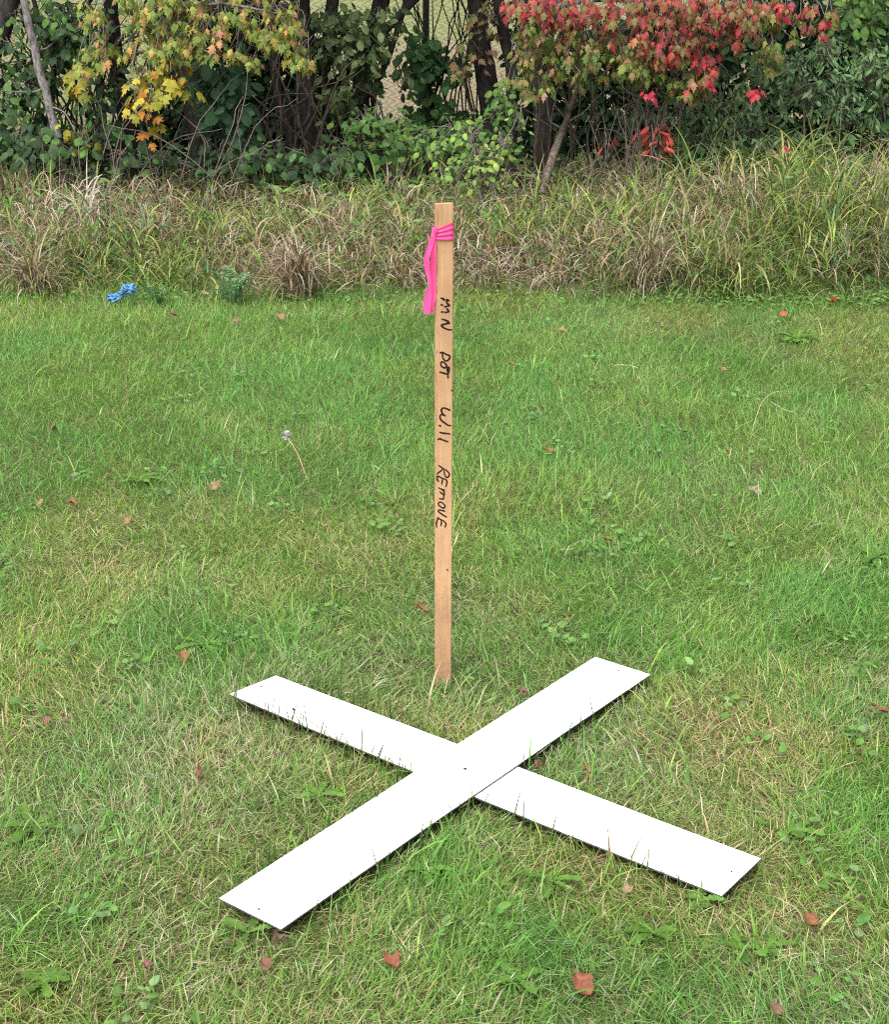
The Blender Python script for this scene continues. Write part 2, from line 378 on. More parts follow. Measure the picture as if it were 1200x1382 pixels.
def stroke(mb, pts, y0, wpx=40):
    P = np.array([face_uv(580 + X/23.03, y0 + Y/23.03) for X, Y in pts])
    P3 = smooth_path(np.c_[P, np.zeros(len(P))], max(5, 5*len(P)))[:, :2]
    hw = wpx/23.03*3.3/F_PX/2
    T = np.gradient(P3, axis=0); T /= np.linalg.norm(T, axis=1)[:, None] + 1e-9; Nn = np.c_[-T[:, 1], T[:, 0]]
    P3[0] -= T[0]*hw*.5; P3[-1] += T[-1]*hw*.5
    ww = hw*(1 + 0.12*np.sin(np.linspace(0, 9, len(P3)) + len(pts)))[:, None]*np.where((np.arange(len(P3)) == 0) | (np.arange(len(P3)) == len(P3)-1), .55, 1)[:, None]
    ring = []
    for a, off in ((1, 0.0001), (1, -0.0004), (-1, -0.0004), (-1, 0.0001)):
        q = P3 + a*Nn*ww; ring.append(st_pt(q[:, 0], np.full(len(q), off), q[:, 1]))
    V = np.stack(ring, 1).reshape(-1, 3); n = len(P3)
    i, j = np.meshgrid(np.arange(n - 1), np.arange(4), indexing='ij'); i, j = i.ravel(), j.ravel(); k = (j+1) % 4
    mb.add(V, [np.stack([i*4 + j, i*4 + k, (i+1)*4 + k, (i+1)*4 + j], 1)])
WORDS = [
 ('MN', 395, [[(345,165),(400,185),(468,215)], [(415,165),(450,240)], [(520,225),(565,225),(610,250)], [(525,205),(520,265),(560,260)], [(520,310),(565,350),(612,400),(540,420),(460,440)], [(350,370),(410,392)], [(525,490),(560,530),(597,582),(540,605),(460,612)], [(360,602),(420,590)],
   [(375,820),(480,850),(590,885)], [(590,885),(545,930),(625,950),(500,965),(385,1000),(370,1030),(440,1090),(570,1145),(690,1152)]]),
 ('DOT', 465, [[(320,260),(400,240),(510,300),(620,350),(612,430),(560,490),(500,505),(435,460),(402,390),(395,270)], [(380,530),(345,575),(350,640),(400,700),(460,718),(530,690),(510,620),(450,560),(380,530)], [(310,850),(440,890),(570,925)], [(575,700),(545,760),(558,840),(570,925)], [(575,700),(602,720),(592,830),(565,930)], [(560,935),(572,1040)]]),
 ('WILL', 545, [[(635,200),(540,155),(460,130),(400,135),(365,180),(370,240),(420,330),(490,375)], [(490,375),(400,340),(342,340),(318,390),(340,480),(420,560),(520,630),(600,675),(660,665)], [(290,668),(352,693)], [(305,880),(400,905),(640,935)], [(245,1110),(310,1085),(430,1130),(570,1180)]]),
 ('REMOVE', 620, [[(280,185),(400,275),(520,340),(600,430),(610,490),(560,555),(500,540),(460,450),(445,340)], [(405,300),(330,370),(215,455)], [(225,520),(290,530),(350,570),(440,600),(520,650),(535,730),(500,850)], [(405,600),(390,680),(370,780)], [(235,540),(245,630),(285,690)], [(275,880),(370,925),(470,950)], [(370,930),(440,1000),(462,1105)], [(462,1105),(380,1060),(312,1000)], [(430,1110),(430,1220),(370,1230),(300,1210)],
   [(320,1321),(265,1366),(290,1426),(360,1486),(430,1511),(470,1476),(460,1416),(390,1346),(320,1321)], [(475,1611),(380,1586),(290,1571),(265,1606),(310,1656),(430,1736),(530,1791)], [(240,1806),(300,1846),(380,1886),(450,1926),(500,1986),(500,2046),(470,2106)], [(365,1886),(362,1976),(350,2066)], [(250,1826),(220,1916),(206,2016),(215,2106)]])]
for wd, y0, strokes in WORDS:
    m = MB()
    for s in strokes: stroke(m, s, y0, 54 if wd != 'REMOVE' else 48)
    o = m.build('handwriting', M_INK, stake, smooth=False); o['label'] = {'MN': 'black marker letters MN', 'DOT': 'black marker letters DOT', 'WILL': 'black marker word Will', 'REMOVE': 'black marker word REMOVE'}[wd]
M_SPL = plain('torn_grain', (0.24, 0.095, 0.03), 0.8, 0.2)
for py0, py1, uo, hw in ((283,303,.0035,.0006),(325,345,.002,.0007),(352,372,.003,.0005),(386,398,.0025,.0006),(438,452,.004,.0005),(472,478,.0026,.0009),(553,575,.0024,.0006),(640,652,.002,.0006),(500,520,.0016,.0005)):
    z1, z0 = zst(py0), zst(py1); zz_ = np.linspace(z0, z1, 7); f = np.sin(np.linspace(.15, math.pi - .15, 7)); uu = -ST_W/2 + uo + rng.normal(0, .0002, 7); m = MB()
    V = np.concatenate([st_pt(uu - hw*f, np.full(7, -.0003), zz_), st_pt(uu + hw*f, np.full(7, -.0003), zz_)]); k = np.arange(6)
    m.add(V, [np.stack([k, k + 7, k + 8, k + 1], 1)]); m.build('splinter', M_SPL, stake, smooth=False)
M_KNOT = plain('knot_wood', (0.09, 0.045, 0.02), 0.7, 0.2)
for px, py, r in ((610, 527, .0022), (604, 769, .0021), (597, 806, .001)):
    u, z = face_uv(px, py); a = np.arange(10)*2*math.pi/10; m = MB()
    ring = st_pt(np.clip(u + r*np.cos(a), -ST_W/2, ST_W/2), np.full(10, -0.0003), z + r*1.2*np.sin(a))
    m.add(ring, [np.arange(10)[None, ::1]]); m.build('knot', M_KNOT, stake, smooth=False)

M_PINK = leaf_mat('pink_plastic', 0.35, 0.4, 0.4, 0.05, 60)
PINK = np.array([0.95, 0.11, 0.36])
rib = empty('pink_ribbon', (ST[0], ST[1], 0.9), 'bright pink flagging ribbon tied near the top of the wooden stake', 'ribbon')
def strip(mb, L, Rt, col, pleats=0, depth=0.0):
    """surface between two 3-D edges L and Rt with crosswise pleats"""
    n = len(L); k = 23; V = []
    for a in range(n):
        for b_ in range(k):
            f = b_/(k - 1); p = L[a]*(1 - f) + Rt[a]*f
            p = p + np.array([0, -1, 0])*depth*(0.5 + 0.5*math.sin(pleats*f*2*math.pi + a*0.35)); V.append(p)
    i, j = np.meshgrid(np.arange(n - 1), np.arange(k - 1), indexing='ij'); i, j = i.ravel(), j.ravel()
    mb.add(np.array(V), [np.stack([i*k + j, (i+1)*k + j, (i+1)*k + j+1, i*k + j+1], 1)], col)
def zpx(py): return float(at(600, py, ST[1])[2])
m = MB()
# band round the stake: gathered at the left edge, fanned out at the right
loop = [(-ST_W/2 - .001, -.0015, 0), (-ST_W/4, -.0022, .25), (0, -.0022, .5), (ST_W/4, -.0022, .8), (ST_W/2 + .0005, -.0012, 1), (ST_W/2 + .0015, .004, 1), (ST_W/2 + .001, ST_T + .0015, .9), (0, ST_T + .002, .6), (-ST_W/2 - .001, ST_T + .001, .2), (-ST_W/2 - .0015, .004, 0)]
up, lo = [], []
for u, v, f in loop:
    zt = lerp(zpx(308), zpx(300), f); zb = lerp(zpx(322), zpx(324.5), f)
    up.append(st_pt(u, v, zt)); lo.append(st_pt(u, v, zb))
strip(m, np.array(up), np.array(lo), PINK, pleats=3.3, depth=0.0022)
m.build('band', M_PINK, rib)
m = MB(); kn = st_pt(-ST_W/2 - .002, -.003, zpx(311))
aa = np.linspace(0, math.pi, 7); V = []
for p in aa:
    for q in np.arange(10)*2*math.pi/10:
        r = 1 + .18*math.sin(3*q + 2*p)
        V.append(kn + r*np.array([.0045*math.sin(p)*math.cos(q), .0045*math.sin(p)*math.sin(q), .0085*math.cos(p)]))
i, j = np.meshgrid(np.arange(6), np.arange(10), indexing='ij'); i, j = i.ravel(), j.ravel(); k = (j+1) % 10
m.add(np.array(V), [np.stack([i*10 + j, (i+1)*10 + j, (i+1)*10 + k, i*10 + k], 1)], PINK*.92); m.build('knot', M_PINK, rib)
def tail(pts, yoff, wav):
    """pts: (left px, right px, py)"""
    P = smooth_path(np.array([(a, b_, c) for a, b_, c in pts], float), 26)
    L = np.array([at(a, c, ST[1] + yoff + wav*math.sin(c*.11)) for a, b_, c in P]); Rt = np.array([at(b_, c, ST[1] + yoff - .004 - wav*math.cos(c*.09)) for a, b_, c in P])
    m = MB(); strip(m, L, Rt, PINK, pleats=.5, depth=0.001); return m.build('ribbon_tail', M_PINK, rib)
sc7 = lambda X, Y: (520 + X/6.9125, 260 + Y/6.9125)
def tl(l): return [(520 + (a - 4)/6.9125, 520 + (b_ + 2)/6.9125, 260 + c/6.9125) for a, b_, c in l]
tail(tl([(440,480,325),(432,470,400),(395,440,500),(368,412,590),(362,410,650),(380,418,740),(402,432,830),(404,440,880),(372,430,950),(358,425,1040),(364,420,1128)]), -.010, .004)
tail(tl([(450,490,330),(440,482,430),(430,474,540),(424,472,640),(420,474,730),(412,476,830),(408,474,920),(398,466,1000),(385,452,1060),(380,462,1118)]), -.003, .003)

# ------------------------------------------------------------------ lawn
def ground_field(px, py, rx, ry):
    g = on_ground(px, py); g2 = on_ground(px + rx, py); g3 = on_ground(px, py - ry); return g[0], g[1], g2[0] - g[0], g3[1] - g[1]
LUSH = [ground_field(*a) for a in ((760,740,150,40),(930,830,240,55),(1080,800,150,60),(720,700,80,30),(340,850,110,40),(820,560,330,60),(330,500,330,50),(600,470,500,45),(1150,1120,70,90),(560,1180,110,60),(700,1270,150,50),(60,1250,90,60),(330,740,150,25))]
DRY = [ground_field(*a) for a in ((120,1050,210,110),(640,800,60,30),(700,950,170,40),(130,760,130,30),(430,730,110,25),(520,1200,90,70),(840,1130,120,60),(1100,1250,110,90),(1000,440,220,22),(300,1000,150,60),(480,930,120,50),(250,1290,150,50),(1080,470,90,18),(660,690,120,30),(960,1000,150,70),(560,860,70,50))]
def dryness(x, y):
    d = 0.375 + 0.62*(fbm(N2, x*2.1, y*1.5) - 0.5) + 0.5*(fbm(N3, x*7, y*6) - 0.5)
    for cx, cy, rx, ry in LUSH: d = d - 0.45*np.exp(-(((x - cx)/rx)**2 + ((y - cy)/ry)**2))
    for cx, cy, rx, ry in DRY: d = d + 0.30*np.exp(-(((x - cx)/rx)**2 + ((y - cy)/ry)**2))
    d = d - 0.16*np.clip((y - 3.0)/1.6, 0, 1)
    return np.clip(d, 0.02, 0.98)
def scatter(n_in, n_out):
    """ground points: dense where the photograph looks, thinner beside it"""
    pts = []
    while sum(map(len, pts)) < n_in:
        y = rng.uniform(1.75, Y_LAWN_END + 0.35, 60000); x = rng.uniform(-2.35, 2.35, 60000)
        keep = (np.abs(x) < 0.14 + y*0.292) & (rng.random(60000) < np.clip(1.25 - 0.09*y, 0.4, 1))
        pts.append(np.c_[x, y][keep])
    a = np.concatenate(pts)[:n_in]
    y = rng.uniform(0.6, Y_LAWN_END + 0.3, n_out*3); x = rng.uniform(-3.6, 3.6, n_out*3)
    b_ = np.c_[x, y][(np.abs(x) >= 0.14 + y*0.292) | (y < 1.75)][:n_out]
    return np.concatenate([a, b_])
PAL_G = np.array([[0.155, 0.325, 0.052], [0.185, 0.36, 0.064], [0.14, 0.315, 0.064], [0.235, 0.385, 0.074], [0.275, 0.39, 0.10], [0.115, 0.28, 0.052], [0.20, 0.365, 0.105]])
PAL_D = np.array([[0.45, 0.41, 0.235], [0.52, 0.485, 0.31], [0.385, 0.335, 0.18], [0.41, 0.415, 0.18], [0.55, 0.515, 0.37], [0.33, 0.24, 0.135], [0.35, 0.395, 0.145]])
def under_board(x, y, grow=0.0):
    r = np.zeros(len(x), bool)
    for wh in 'AB':
        s, t = board_local(wh, x, y); r |= (np.abs(s)*B_LEN/2 < B_LEN/2 + grow) & (np.abs(t)*B_WID/2 < B_WID/2 + grow)
    return r
def lawn_pass(mb, n_in, n_out, kind, far=None):
    tuft = scatter(n_in, n_out)
    if far is not None: tuft = tuft[(tuft[:, 1] > 4.3) == far]
    n = len(tuft)
    P = tuft + rng.normal(0, 0.004, (n, 2))
    x, y = P[:, 0], P[:, 1]
    d = dryness(x, y); dead = rng.random(n) < (0.05 + 0.58*d**1.5 if kind != 'thatch' else 0.30 + .6*d)
    col = np.where(dead[:, None], PAL_D[rng.integers(0, len(PAL_D), n)], PAL_G[rng.integers(0, len(PAL_G), n)])
    # patches that are more yellow or more blue green
    hue = fbm(N4, x*3, y*2.4)[:, None]
    col = col*lerp(np.array([0.86, 0.98, 0.95]), np.array([1.16, 1.04, 0.97]), np.clip((hue - .3)/.4, 0, 1))
    col = col*lerp(np.array([.84, 1.0, .92]), np.array([1., 1., 1.]), np.clip(d/.34, 0, 1)[:, None])*rng.uniform(0.7, 1.25, (n, 1))
    hgt = (0.75 + 0.55*fbm(N3, x*3 + 40, y*3))
    if kind == 'blade':
        ln = rng.gamma(6.5, 0.0055, n)*hgt*np.where(dead, 0.85, 1)*lerp(1.08, .85, d); th0 = np.abs(rng.normal(0.3, 0.4, n)) + np.where(dead, .35, 0); ka = np.abs(rng.normal(0.6, 0.6, n)); wd = rng.uniform(0.0016, 0.0034, n)
    elif kind == 'wide':
        ln = rng.gamma(8, 0.0085, n)*hgt; th0 = np.abs(rng.normal(0.35, 0.3, n)); ka = np.abs(rng.normal(0.9, 0.5, n)); wd = rng.uniform(0.0035, 0.006, n)
    else:
        ln = rng.uniform(0.02, 0.055, n); th0 = rng.uniform(0.8, 1.45, n); ka = rng.uniform(-0.1, 0.4, n); wd = rng.uniform(0.0014, 0.0030, n)
    ln = np.clip(ln, 0.012, 0.125)
    flow = 2*math.pi*fbm(N1, x*1.7 + 9, y*1.7)*2
    azm = np.where(rng.random(n) < .4, flow + rng.normal(0, .8, n), rng.uniform(0, 2*math.pi, n))
    z = soil_z(x, y) + (rng.uniform(0.0, 0.02, n) if kind == 'thatch' else -0.002)
    keep = ~under_board(x, y, -0.012)
    # stake foot stays free
    keep &= ~((np.abs(x - ST[0]) < ST_W/2 + .001) & (y > ST[1] - .002) & (y < ST[1] + ST_T + .002))
    # blades beside a board may lean over its edge but never come up through it
    reach = ln*np.sin(np.clip(th0 + ka*.5, 0, 1.57))
    ex, ey = x + reach*np.cos(azm), y + reach*np.sin(azm)
    hit = under_board(ex, ey, 0.0) & (z + ln*np.cos(np.clip(th0 + ka*.4, 0, 1.57)) < 0.012)
    mx = x + .45*reach*np.cos(azm); my = y + .45*reach*np.sin(azm)
    hit |= under_board(mx, my, -0.004)
    keep &= ~(hit & (rng.random(n) < .97))
    K = keep
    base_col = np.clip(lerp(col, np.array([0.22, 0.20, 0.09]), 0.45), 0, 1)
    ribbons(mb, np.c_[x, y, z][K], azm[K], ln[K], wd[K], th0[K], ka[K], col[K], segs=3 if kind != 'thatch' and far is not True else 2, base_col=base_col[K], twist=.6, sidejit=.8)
m = MB(); lawn_pass(m, 340000, 40000, 'blade', False); lawn_pass(m, 300000, 50000, 'blade', True); lawn_pass(m, 11000, 3000, 'wide'); lawn_pass(m, 200000, 0, 'thatch', False); lawn_pass(m, 60000, 20000, 'thatch', True)
# taller uncut blades along the boards' near edges
P = []
for wh, t_, s0, s1 in (('A', -1, -.98, .98), ('A', 1, -.9, -.1), ('B', 1, -.98, .98), ('B', -1, .2, .9), ('B', 1, .1, .98)):
    c, d, nn = board_frame(wh); q = rng.uniform(s0, s1, 42); off = rng.uniform(.004, .03, 42)
    P.append(c + d*(q*B_LEN/2)[:, None] + nn*t_*(B_WID/2 + off)[:, None])
P = np.concatenate(P); P = P[~under_board(P[:, 0], P[:, 1], .003)]; n = len(P)
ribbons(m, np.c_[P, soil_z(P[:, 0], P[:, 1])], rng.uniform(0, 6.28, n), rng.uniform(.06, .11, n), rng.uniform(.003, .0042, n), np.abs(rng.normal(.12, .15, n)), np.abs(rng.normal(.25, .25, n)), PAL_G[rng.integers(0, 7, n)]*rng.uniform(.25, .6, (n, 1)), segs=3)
# grass closing in round the foot of the stake
n = 130; P = np.c_[rng.normal(ST[0], .03, n), ST[1] - np.abs(rng.normal(0, .016, n)) - .003]
ribbons(m, np.c_[P, soil_z(P[:, 0], P[:, 1])], rng.uniform(0, 6.28, n), rng.uniform(.035, .075, n), rng.uniform(.002, .0036, n), np.abs(rng.normal(.2, .2, n)), np.abs(rng.normal(.5, .4, n)), np.where(rng.random((n, 1)) < .4, PAL_D[rng.integers(0, 7, n)], PAL_G[rng.integers(0, 7, n)]), segs=3)
tag(m.build('lawn_grass', M_GRASS), 'short patchy green lawn grass with straw coloured blades', 'grass', kind='stuff')

# ------------------------------------------------------------------ leaf templates
def leaf_template(kind):
    """unit leaf: stalk at the origin, tip at +Y, front face +Z"""
    if kind == 'maple':
        mid = [(0, 0), (0, .25), (0, .5), (0, .75), (0, 1)]
        half = [(.12, .02), (.40, .40), (.17, .38), (.24, .62), (.09, .68)]
    elif kind == 'maple_wide':
        mid = [(0, 0), (0, .28), (0, .5), (0, .75), (0, 1)]
        half = [(.24, -.08), (.52, .38), (.21, .40), (.32, .68), (.11, .72)]
    elif kind == 'grape':
        mid = [(0, 0), (0, .25), (0, .5), (0, .75), (0, 1)]
        half = [(.36, -.16), (.58, .25), (.44, .46), (.42, .68), (.18, .80)]
    elif kind == 'narrow':
        mid = [(0, 0), (0, .25), (0, .5), (0, .75), (0, 1)]
        half = [(.10, .10), (.17, .32), (.17, .55), (.11, .78)]
    else:
        mid = [(0, 0), (0, .25), (0, .5), (0, .75), (0, 1)]
        half = [(.18, .10), (.31, .32), (.30, .58), (.16, .84)]
    def z(x, y): return -0.28*abs(x) + 0.16*y*(1 - y) - 0.12*y*y
    V = [(x, y, z(x, y)) for x, y in mid]; F = []
    nm, nh = len(mid), len(half)
    for sgn in (1, -1):
        o = len(V)
        for x, y in half: V.append((sgn*x, y, z(x, y)))
        chain = list(range(o, o + nh))
        # zip midrib and outline
        i, j = 0, 0
        tri = [(0, chain[0], 1)]
        i = 1; j = 0
        while i < nm - 1 or j < nh - 1:
            adv_h = j < nh - 1 and (i >= nm - 1 or half[j+1][1] < mid[i][1] + .2)
            if adv_h: tri.append((i, chain[j], chain[j+1])); j += 1
            else: tri.append((i, chain[j], i + 1)); i += 1
        F += [t if sgn > 0 else t[::-1] for t in tri]
    o = len(V); V += [(-.012, -.32, -.04), (.012, -.32, -.04), (.014, .02, 0), (-.014, .02, 0)]
    F += [(o, o+1, o+2), (o, o+2, o+3)]
    return np.array(V, float), np.array(F, int)
TPL = {k: leaf_template(k) for k in ('maple', 'maple_wide', 'grape', 'narrow', 'oval')}
LEAF_MESH = {}
for k, (v, f) in TPL.items():
    m = MB(); m.add(v, [f]); LEAF_MESH[k] = m.mesh('leaf_' + k, M_LEAF)
def frames(tip, nrm):
    tip = tip/np.linalg.norm(tip, axis=1)[:, None]
    nrm = nrm - (nrm*tip).sum(1)[:, None]*tip; nrm /= np.linalg.norm(nrm, axis=1)[:, None] + 1e-9
    return np.cross(tip, nrm), tip, nrm
class Leaves:
    def __init__(s): s.p, s.t, s.n, s.s, s.c, s.k = [], [], [], [], [], []
    def add(s, p, t, n, size, c, kind):
        s.p.append(p); s.t.append(t); s.n.append(n); s.s.append(size); s.c.append(c); s.k += [kind]*len(p)
    def place(s, root, limit=300, mat=None, fname='foliage'):
        if not s.p: return
        p, t, n, sz, c = map(np.concatenate, (s.p, s.t, s.n, s.s, s.c)); k = np.array(s.k)
        U, T, Nn = frames(t, n)
        q, d = project(p); vis = (q[:, 0] > -15) & (q[:, 0] < 1215) & (q[:, 1] > -15) & (q[:, 1] < 420)
        order = np.argsort(np.where(vis, d - 6*sz, 1e3)); single = order[:min(limit, int(vis.sum()))]
        base = np.array(root.location)
        for i in single:
            o = bpy.data.objects.new('leaf', LEAF_MESH[k[i]])
            M = Matrix(((U[i, 0]*sz[i], T[i, 0]*sz[i], Nn[i, 0]*sz[i], p[i, 0] - base[0]), (U[i, 1]*sz[i], T[i, 1]*sz[i], Nn[i, 1]*sz[i], p[i, 1] - base[1]), (U[i, 2]*sz[i], T[i, 2]*sz[i], Nn[i, 2]*sz[i], p[i, 2] - base[2]), (0, 0, 0, 1)))
            o.parent = root; o.matrix_basis = M; o.color = (*c[i], 1); sc.collection.objects.link(o)
        rest = np.setdiff1d(np.arange(len(p)), single)
        if len(rest) == 0: return
        mb = MB()
        for kd in np.unique(k[rest]):
            r = rest[k[rest] == kd]; v, f = TPL[kd]
            W = p[r][:, None, :] + sz[r][:, None, None]*(v[None, :, 0:1]*U[r][:, None, :] + v[None, :, 1:2]*T[r][:, None, :] + v[None, :, 2:3]*Nn[r][:, None, :])
            nv = len(v); F = (f[None] + (np.arange(len(r))*nv)[:, None, None]).reshape(-1, 3)
            mb.add(W.reshape(-1, 3), [F], np.repeat(c[r], nv, 0))
        o = mb.build(fname, M_LEAF, root); o['kind'] = 'stuff'
def pick(pal, n, wts=None):
    pal = np.array(pal); k = rng.choice(len(pal), n, p=None if wts is None else np.array(wts)/sum(wts))
    return pal[k]*rng.uniform(0.75, 1.25, (n, 1))*rng.uniform(0.93, 1.07, (n, 3))
def blob(lv, px, py, Yc, rx, ry, rd, n, size, pal, kind, wts=None, cl=6, droop=0.8, twigs=None, anchor=None, spread=1.0, face=0.7):
    """leaves in hanging clusters inside an ellipsoid given by its image place and depth"""
    c = at(px, py, Yc); sx = rx*Yc/F_PX; sz = ry*Yc/F_PX
    nc = max(1, n//cl)
    u = rng.normal(0, 1, (nc, 3)); u /= np.linalg.norm(u, axis=1)[:, None]; u *= rng.random((nc, 1))**(1/2.4)
    C = c + u*np.array([sx, rd, sz])
    P = np.repeat(C, cl, 0); N = len(P)
    a = rng.uniform(0, 2*math.pi, N)
    off = np.c_[np.cos(a), np.sin(a), rng.normal(0, .6, N)]*rng.uniform(0.1, 0.75, (N, 1))*size*1.1*spread
    P = P + off
    t = np.c_[np.cos(a)*.8, np.sin(a)*.8, -np.abs(rng.normal(droop, .35, N))*1.3] + rng.normal(0, .15, (N, 3))
    nn = np.c_[np.cos(a)*.5, np.sin(a)*.5 - face, np.full(N, .75)] + rng.normal(0, .3, (N, 3))
    lv.add(P, t, nn, size*rng.uniform(.5, 1.4, N), pick(pal, N, wts), kind)
    if twigs is not None:
        an = np.array(anchor) if anchor is not None else c + [0, .2, sz*1.2]
        for q in range(min(nc, 26)):
            e = C[q]; mid_ = (an + e)/2 + [0, 0, .06] + rng.normal(0, .03, 3); tube(twigs, [an, mid_, e], .0045, .0014, 6, 4, jit=.004)
YEL = [(0.30, 0.28, 0.06), (0.24, 0.28, 0.06), (0.17, 0.24, 0.05), (0.38, 0.27, 0.09), (0.42, 0.20, 0.08), (0.12, 0.18, 0.045), (0.36, 0.18, 0.11)]
YEL_W = [2.6, 3.6, 4, 2.2, 1.0, 3.5, 1.0]
GOLD = [(0.36, 0.30, 0.04), (0.30, 0.27, 0.04), (0.46, 0.20, 0.04), (0.25, 0.26, 0.04), (0.34, 0.28, 0.04)]
RED = [(0.29, 0.05, 0.045), (0.34, 0.075, 0.06), (0.25, 0.06, 0.065), (0.28, 0.12, 0.06), (0.18, 0.045, 0.04), (0.22, 0.15, 0.06), (0.38, 0.04, 0.05), (0.14, 0.15, 0.045), (0.18, 0.14, 0.05)]
OLIVE = [(0.12, 0.17, 0.035), (0.17, 0.19, 0.05), (0.22, 0.17, 0.07), (0.09, 0.15, 0.04), (0.28, 0.17, 0.09), (0.15, 0.20, 0.04)]
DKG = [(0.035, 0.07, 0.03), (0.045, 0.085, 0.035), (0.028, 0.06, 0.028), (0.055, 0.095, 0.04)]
MIDG = [(0.075, 0.16, 0.04), (0.095, 0.19, 0.045), (0.06, 0.135, 0.04), (0.12, 0.20, 0.05)]
GREYG = [(0.10, 0.18, 0.075), (0.12, 0.21, 0.085), (0.07, 0.14, 0.055), (0.15, 0.23, 0.11)]
LIME = [(0.14, 0.25, 0.05), (0.19, 0.30, 0.06), (0.09, 0.18, 0.045), (0.23, 0.31, 0.07)]
BUCK = [(0.08, 0.125, 0.045), (0.10, 0.15, 0.055), (0.065, 0.105, 0.035), (0.13, 0.17, 0.075)]
def base_of(px, Yd, z=0.0):
    x = at(px, 300, Yd)[0]; return (float(x), float(Yd), float(soil_z(x, Yd)))
def trunk(root, pts, r0, r1, mat=M_BARK, name='trunk', n=14, sides=9, jit=0.004):
    m = MB(); tube(m, pts, r0, r1, n, sides, jit=jit); return m.build(name, mat, root)
def ipts(l):   # image points with depth -> world
    return [at(*a) for a in l]
def stem(px_py, Yd, top_z, lean=0.0):
    """trunk path from the ground through image points at about one depth and on up out of sight"""
    P = [at(a, b_, Yd) for a, b_ in px_py]; x0 = P[0]
    P = [np.array([x0[0], Yd, soil_z(x0[0], Yd) - .05])] + P
    d = P[-1] - P[-2]; d = d/np.linalg.norm(d); k = (top_z - P[-1][2])/max(.35, d[2]); P.append(P[-1] + d*k*np.array([.7, 1, 1]) + [lean, 0, 0])
    return P
def canopy(lv, x0, x1, y0, y1, z0, z1, n, size, pal, kind, wts=None):
    P = np.c_[rng.uniform(x0, x1, n), rng.uniform(y0, y1, n), rng.uniform(z0, z1, n)]; a = rng.uniform(0, 6.28, n)
    lv.add(P, np.c_[np.cos(a), np.sin(a), -rng.uniform(.2, 1.2, n)], np.c_[rng.normal(0, .4, n), rng.normal(-.3, .4, n), np.ones(n)], size*rng.uniform(.7, 1.3, n), pick(pal, n, wts), kind)

# ------------------------------------------------------------------ trees and shrubs
# yellow maple, left
t = empty('maple_tree', base_of(165, 9.4), 'maple with yellow green and orange leaves hanging in the upper left', 'tree')
trunk(t, stem([(178, 190), (160, 110), (150, 20)], 9.4, 3.2), .06, .035)
tw = MB(); lv = Leaves(); br = [ipts([(155, 60, 9.4), (200, 25, 8.9), (300, 5, 8.6), (400, 25, 8.5)]), ipts([(160, 100, 9.4), (190, 70, 8.9), (220, 100, 8.6)]), ipts([(152, 30, 9.4), (140, 40, 8.9), (115, 70, 8.7)])]
for b_ in br: trunk(t, b_, .016, .005, M_TWIG, 'branch', 10, 6, .006)
for a in ((215,12,70,30,70),(290,40,80,36,90),(350,45,60,32,70),(250,60,70,30,60),(385,40,38,32,50),(408,82,16,22,22),(170,75,45,26,34),(128,75,24,30,28),(210,45,45,35,50),(300,-10,120,28,70),(140,20,40,26,22),(330,75,40,18,24)):
    blob(lv, a[0], a[1], 8.55, a[2], a[3], .22, int(a[4]*2.8), .047, YEL, 'maple', YEL_W, droop=1.3, cl=9, spread=.85, twigs=tw, anchor=at(a[0] + 10, a[1] - 30, 8.85))
for a in ((215,112,32,22,34),(198,145,22,30,26),(232,98,26,16,18),(192,182,8,14,8),(180,120,24,20,16),(245,130,12,14,8)):
    blob(lv, a[0], a[1], 8.45, a[2], a[3], .2, a[4], .062, GOLD, 'maple_wide', cl=3, spread=1.4, twigs=tw, anchor=at(a[0], a[1] - 30, 8.7))
for a in ((105,115,16,16,9),(88,185,14,14,6),(130,200,16,10,6),(110,95,20,14,8)):
    blob(lv, a[0], a[1], 8.6, a[2], a[3], .1, a[4], .07, [(0.30, 0.24, 0.03), (0.22, 0.22, 0.04)], 'maple_wide', cl=2)
canopy(lv, -2.3, -.6, 8.5, 10.0, 1.35, 2.6, 1500, .09, YEL, 'maple', YEL_W)
tag(tw.build('twigs', M_TWIG, t), kind='stuff'); lv.place(t)
# red maple, right
t = empty('maple_tree', base_of(742, 9.5), 'maple with red leaves turning olive below, hanging in the upper right', 'tree')
trunk(t, stem([(735, 160), (722, 90), (708, 10)], 9.5, 3.2), .065, .04)
tw = MB(); lv = Leaves()
for b_ in ([(715, 30, 9.5), (790, 0, 9.0), (900, 10, 8.6), (1000, 30, 8.5)], [(718, 60, 9.5), (760, 55, 9.0), (850, 70, 8.7)], [(712, 20, 9.5), (850, -30, 9.0), (1080, -10, 8.7)]): trunk(t, ipts(b_), .018, .005, M_TWIG, 'branch', 10, 6, .006)
for a in ((715,6,46,14,36),(745,14,60,18,50),(770,30,40,16,20),(815,16,60,24,74),(890,18,70,30,110),(960,22,60,34,90),(905,62,50,30,70),(1000,25,36,24,34),(1030,10,70,14,30),(985,60,18,28,20),(945,88,26,18,18),(1070,8,24,18,14),(1110,30,14,22,14),(880,50,60,24,50)):
    blob(lv, a[0], a[1], 8.5, a[2], a[3], .2, int(a[4]*3.1), .046, RED, 'maple', droop=1.3, cl=9, spread=.85, twigs=tw, anchor=at(a[0] - 10, a[1] - 30, 8.9))
